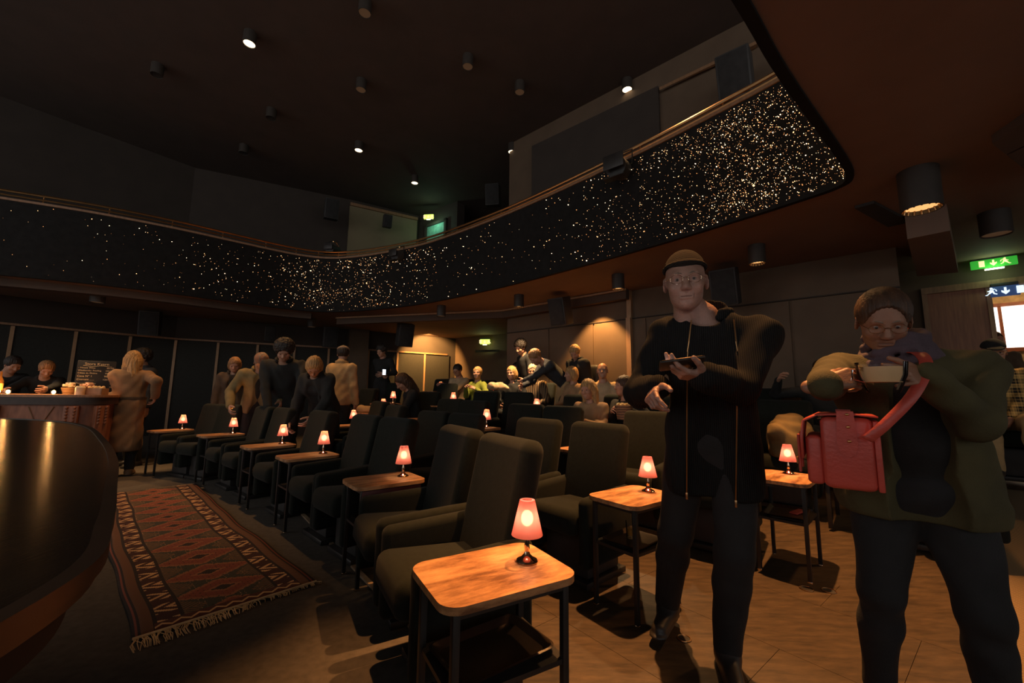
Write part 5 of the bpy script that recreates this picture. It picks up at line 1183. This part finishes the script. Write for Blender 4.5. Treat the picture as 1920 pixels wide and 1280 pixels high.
spot((3.25, 4.1, 2.6), (3.4, 4.4, 1.4), 16, 40, .8, (1, .6, .3), .04)
# ---- front left group leaning over the front row
K1 = 'people standing behind the front row at the left'
person((-3.62, 5.85), 300, 'person in a rust red cap and field jacket resting a hand on a seat back', 1.76, lean=22, head=(22, 6, 0), hands=((-3.02, 5.42, .93), (-3.70, 5.40, .95)), hv=(((.3, -.4, -.7), (-.3, -.5, -.6)), (None)), curl=(.35, .4), coat='cloth_field', coat_len=.06, hair='short', hairm='hair_grey', hat='cap', hatm='cap_rust', group=K1)
person((-3.12, 5.66), 285, 'tall curly haired person in a black puffer jacket leaning over the seats', 1.90, lean=24, head=(12, 12, 0), hands=((-2.62, 5.10, .93), (-3.1, 5.25, .90)), coat='cloth_puffer', coat_len=.10, hair='curly', hairm='hair_dark', open_front=False, bulk=1.12, foldamp=.007, group=K1)
person((-2.32, 5.12), 262, 'blond bobbed person in glasses and dark coat bending low over the seats', 1.70, lean=30, head=(20, 30, 0), hands=((-2.25, 4.66, .86), (-2.55, 4.80, .80)), coat='cloth_puffer', coat_len=.25, hair='bob', hairm='hair_blond', fem=True, glasses=True, group=K1)
person((-2.66, 6.30), 75, 'person in a grey flat cap and pale jacket seen from behind near the column', 1.76, lean=4, head=(0, 35, 0), coat='cloth_khaki', coat_len=.05, hair='short', hairm='hair_dark', hat='flat', hatm='cap_grey', open_front=False, group=K1)
person((-4.50, 6.60), 300, 'dim sandy haired person in a brown coat behind the red capped one', 1.66, lean=6, head=(18, 0, 0), coat='cloth_brown', coat_len=.35, hair='bob', hairm='hair_sand', fem=True, group=K1)
# ---- bar group
person((-5.25, 5.62, 0), 128, 'blond person in a long belted beige coat seen from behind at the bar', 1.72, lean=2, head=(8, 10, 0), hands=((-5.50, 5.42, 1.02), (-4.98, 5.72, 1.06)), coat='cloth_coat', coat_len=.52, hair='long', hairm='hair_blond', fem=True, open_front=False, shoes='shoe_tan', poles=((0, 0, -1), (.8, -.3, -.6)), foldamp=.005)
bl_ = [o for o in bpy.data.objects if o.name.startswith('person') and o.get('label', '').startswith('blond person in a long belted')][0]
bm = bmesh.new(); tube(bm, [(.183 * math.cos(a), -.0 + .142 * math.sin(a), 1.03) for a in np.linspace(0, 2 * PI, 29)[:-1]], .010, 6, True, 2.2); bm_obj('belt', bm, 'cloth_brown', bl_)
person((-5.75, 6.35, 0), 250, 'dark curly haired person standing beyond the one in the beige coat', 1.80, head=(10, 0, 0), coat='cloth_navy', hair='curly', hairm='hair_dark', open_front=False)
person((-6.95, 6.10, 0), 312, 'short haired bartender in a black top leaning on the bar', 1.68, lean=30, head=(4, 14, 0), hands=((-6.32, 5.52, 1.11), (-6.72, 5.42, 1.11)), top='cloth_black', hair='short', hairm='hair_sand', fem=True)
person((-7.50, 6.05, 0), 322, 'dark haired person in profile at the far left reaching over the bar', 1.72, lean=26, head=(2, 24, 0), hands=((-6.95, 5.40, 1.11), (-7.15, 5.30, 1.11)), top='cloth_black', hair='pony', hairm='hair_dark', fem=True)
hb = empty('handbag', (-5.62, 5.28, .70), math.radians(35), 'black handbag hanging at the side of the beige coat', 'bag'); bm = rbox((0, 0, .12), (.34, .12, .24), .03, 3)
for v in bm.verts: v.co.x *= 1.15 - .35 * v.co.z / .24
bm_obj('bag_body', bm, 'black', hb); bm = bmesh.new(); tube(bm, [(-.09, 0, .22), (-.06, 0, .34), (0, 0, .38), (.06, 0, .34), (.09, 0, .22)], .008, 6); bm_obj('handle', bm, 'black', hb)
# ---- seated and standing people in the middle rows
K2 = 'audience in the middle rows'
person((.90, 4.72), 238, 'long blond haired seated person in a beige sweater with folded arms', 1.64, seated=True, hip=.46, lean=-4, head=(14, -12, 4), hands=((.80, 4.44, .86), (1.02, 4.45, .80)), hair='long', hairm='hair_blond', fem=True, top='cloth_beige', group=K2, legs=True)
person((1.30, 4.72), 214, 'brown haired seated person in profile holding a popcorn tub', 1.66, seated=True, hip=.46, lean=-2, head=(2, -22, 0), hands=((1.30, 4.40, .98), (1.10, 4.46, .98)), hair='long', hairm='hair_brown', fem=True, top='cloth_black', group=K2)
pc = empty('popcorn_tub', (1.19, 4.33, .90), 0, 'patterned popcorn tub between the two seated people in the middle', 'tub'); bm = bmesh.new(); lathe(bm, [(.001, 0), (.070, 0), (.095, .15), (.090, .15), (.066, .006)], 24); bm_obj('tub_body', bm, wave_mat('patterned_tub', (.10, .05, .03), (.35, .2, .1), 12, .6, 'Z', .1, 3), pc)
bm = bmesh.new()
for k in range(60): a = random.uniform(0, 6.28); r = .08 * math.sqrt(random.random()); sph(bm, (r * math.cos(a), r * math.sin(a), .145 + .02 * random.random()), .011, 6)
o = bm_obj('popcorn', bm, mat('popcorn', (.85, .62, .30), .8), pc); o['kind'] = 'stuff'
person((1.36, 6.08), 250, 'bald older seated person facing the camera in the middle', 1.72, seated=True, head=(-2, 4, 0), hair='none', top='shirt_cream', group=K2)
person((.93, 6.20), 205, 'blond bobbed person seated behind the hips of the bending one', 1.64, seated=True, head=(5, -12, 0), hair='bob', hairm='hair_blond', fem=True, top='cloth_beige', group=K2)
person((.88, 6.62), 200, 'bending person in a black sweater and tan trousers between the rows', 1.78, lean=52, head=(-6, 12, 0), hands=((.05, 6.72, 1.28), (.18, 6.45, 1.28)), hair='short', hairm='hair_sand', top='cloth_navy', trousers='cloth_khaki', group=K2)
person((1.08, 6.42), 222, 'standing person with a black backpack looking down near the wall scallop', 1.62, head=(30, 18, 0), lean=8, hands=((.98, 6.40, 1.40), (1.0, 6.45, 1.36)), hair='short', hairm='hair_blond', fem=True, coat='cloth_black', coat_len=.1, open_front=False, group=K2)
bp_ = empty('backpack', (1.24, 6.50, 1.22), ang(222), 'black backpack worn by the standing person near the wall scallop', 'bag'); bm = rbox((0, -.10, .2), (.30, .16, .42), .06, 4); bm_obj('pack_body', bm, 'black', bp_); bm = rbox((0, -.19, .12), (.22, .05, .2), .02, 3); bm_obj('pocket', bm, 'black', bp_)
person((.33, 7.25), 205, 'dim dark haired person standing behind the seated couple', 1.74, lean=14, head=(15, 20, 0), hair='curly', hairm='hair_dark', top='cloth_black', group=K2)
person((.10, 7.75), 235, 'dim dark haired seated head behind the seated couple', 1.72, seated=True, hair='short', hairm='hair_dark', top='cloth_black', group=K2)
person((.02, 6.90), 258, 'brightly lit blond seated person, left one of the rear couple', 1.66, seated=True, head=(4, -14, 4), hair='bob', hairm='hair_blond', fem=True, coat='cloth_black', shirt='cloth_black', open_front=False, group=K2)
person((.36, 6.86), 245, 'white haired seated person in glasses and striped shirt, right one of the rear couple', 1.72, seated=True, head=(6, 14, 0), hair='short', hairm='hair_white', glasses=True, top='stripe', group=K2)
person((-.63, 7.42), 228, 'short blond haired seated person in a green top, chin on hand', 1.64, seated=True, head=(-2, 30, 0), hands=((-.62, 7.20, 1.22), (-.80, 7.18, 1.24)), hair='short', hairm='hair_blond', fem=True, top='cloth_green', group=K2)
person((-1.08, 8.28), 238, 'dark haired person in glasses seated at the rear left looking down', 1.74, seated=True, head=(20, 8, 0), hands=((-1.30, 7.95, 1.30), (-1.2, 8.0, 1.28)), hair='short', hairm='hair_dark', glasses=True, top='shirt_cream', group=K2)
person((-1.44, 6.18), 205, 'long haired seated person in black bending toward a pair of small lamps', 1.76, seated=True, lean=14, head=(24, 10, 0), hands=((-1.80, 6.00, .92), (-1.78, 6.22, .95)), hair='long', hairm='hair_brown', top='cloth_black', group=K2)
person((-2.78, 8.75), 250, 'almost unseen dark person with a lit phone at the rear left', 1.78, head=(20, 0, 0), hands=((-2.66, 8.45, 1.52), (-2.7, 8.5, 1.5)), hair='curly', hairm='hair_dark', top='cloth_black', group=K2)
p_ = empty('smartphone', (-2.63, 8.38, 1.56), .3, 'small lit phone glowing in the dark at the rear left', 'phone'); bm = rbox((0, 0, 0), (.07, .008, .12), .003, 2); bm_obj('case', bm, 'black', p_); bm = rbox((0, -.0055, 0), (.062, .002, .11), .001, 1); bm_obj('screen', bm, emis('white_screen', (.75, .85, 1), 3), p_)
person((3.42, 4.46), 232, 'short dark haired seated person between the two standing people', 1.74, seated=True, head=(-2, 0, 0), hands=((3.35, 4.25, .95), (3.02, 4.60, 1.34)), hair='short', hairm='hair_dark', top='cloth_black', group=K2)
# ---- doorway
person((4.78, 4.00, .46), 226, 'seated person in a flat brimmed cap and black and yellow plaid shirt by the doorway', 1.76, seated=True, head=(10, 0, 0), hands=((4.60, 3.78, .98), (4.50, 3.95, .96)), hair='none', top='plaid', trousers='cloth_khaki', hat='cap', hatm='cloth_black', glasses=True, bulk=1.1)
seat(4.82, 4.07, 226, 'dark seat of the plaid shirted person beside the doorway', z=.40)
person((5.95, 4.98), 225, 'person half hidden behind the plaid shirted one in the bright doorway', 1.52, head=(0, 40, 0), hair='short', hairm='hair_brown', top='cloth_brown')
# ---- garments and small things laid on the seats
def garment(name, loc, rz, size, m, label, cat, seed):
    t = empty(name, loc, rz, label, cat); F_ = Field((-.45, -.35, -.1), (.45, .35, .5), .012); a, b, c = size
    F_.ell((0, 0, c * .5), (a, b, c), None, .03); F_.cone((-a * .9, b * .2, c * .9), (a * .8, b * .4, c * .5), .07, .05, .05); F_.cone((a * .4, -b * .3, c * .8), (a * 1.0, -b * .8, .02), .06, .045, .05); F_.folds(.011, .9, seed); F_.plane((0, 0, 0), (0, 0, -1), .02)
    field_obj('cloth_folds', [F_], m, t); return t
garment('coat', (2.52, 3.72, floorz(2.5, 3.8) + .47), .6, (.24, .18, .26), 'cloth_field', 'olive quilted coat thrown over a seat between the two standing people', 'coat', 1)
garment('coat', (-.22, 6.62, floorz(-.2, 6.7) + .88), .5, (.13, .06, .06), 'shirt_cream', 'pale coat draped over the seat back left of the rear couple', 'coat', 2)
garment('leather_bag', (-2.10, 6.12, floorz(-1.95, 6.25) + .675), .3, (.13, .07, .045), 'cloth_khaki', 'small tan bag lying on the table beside the far lamps', 'bag', 3)
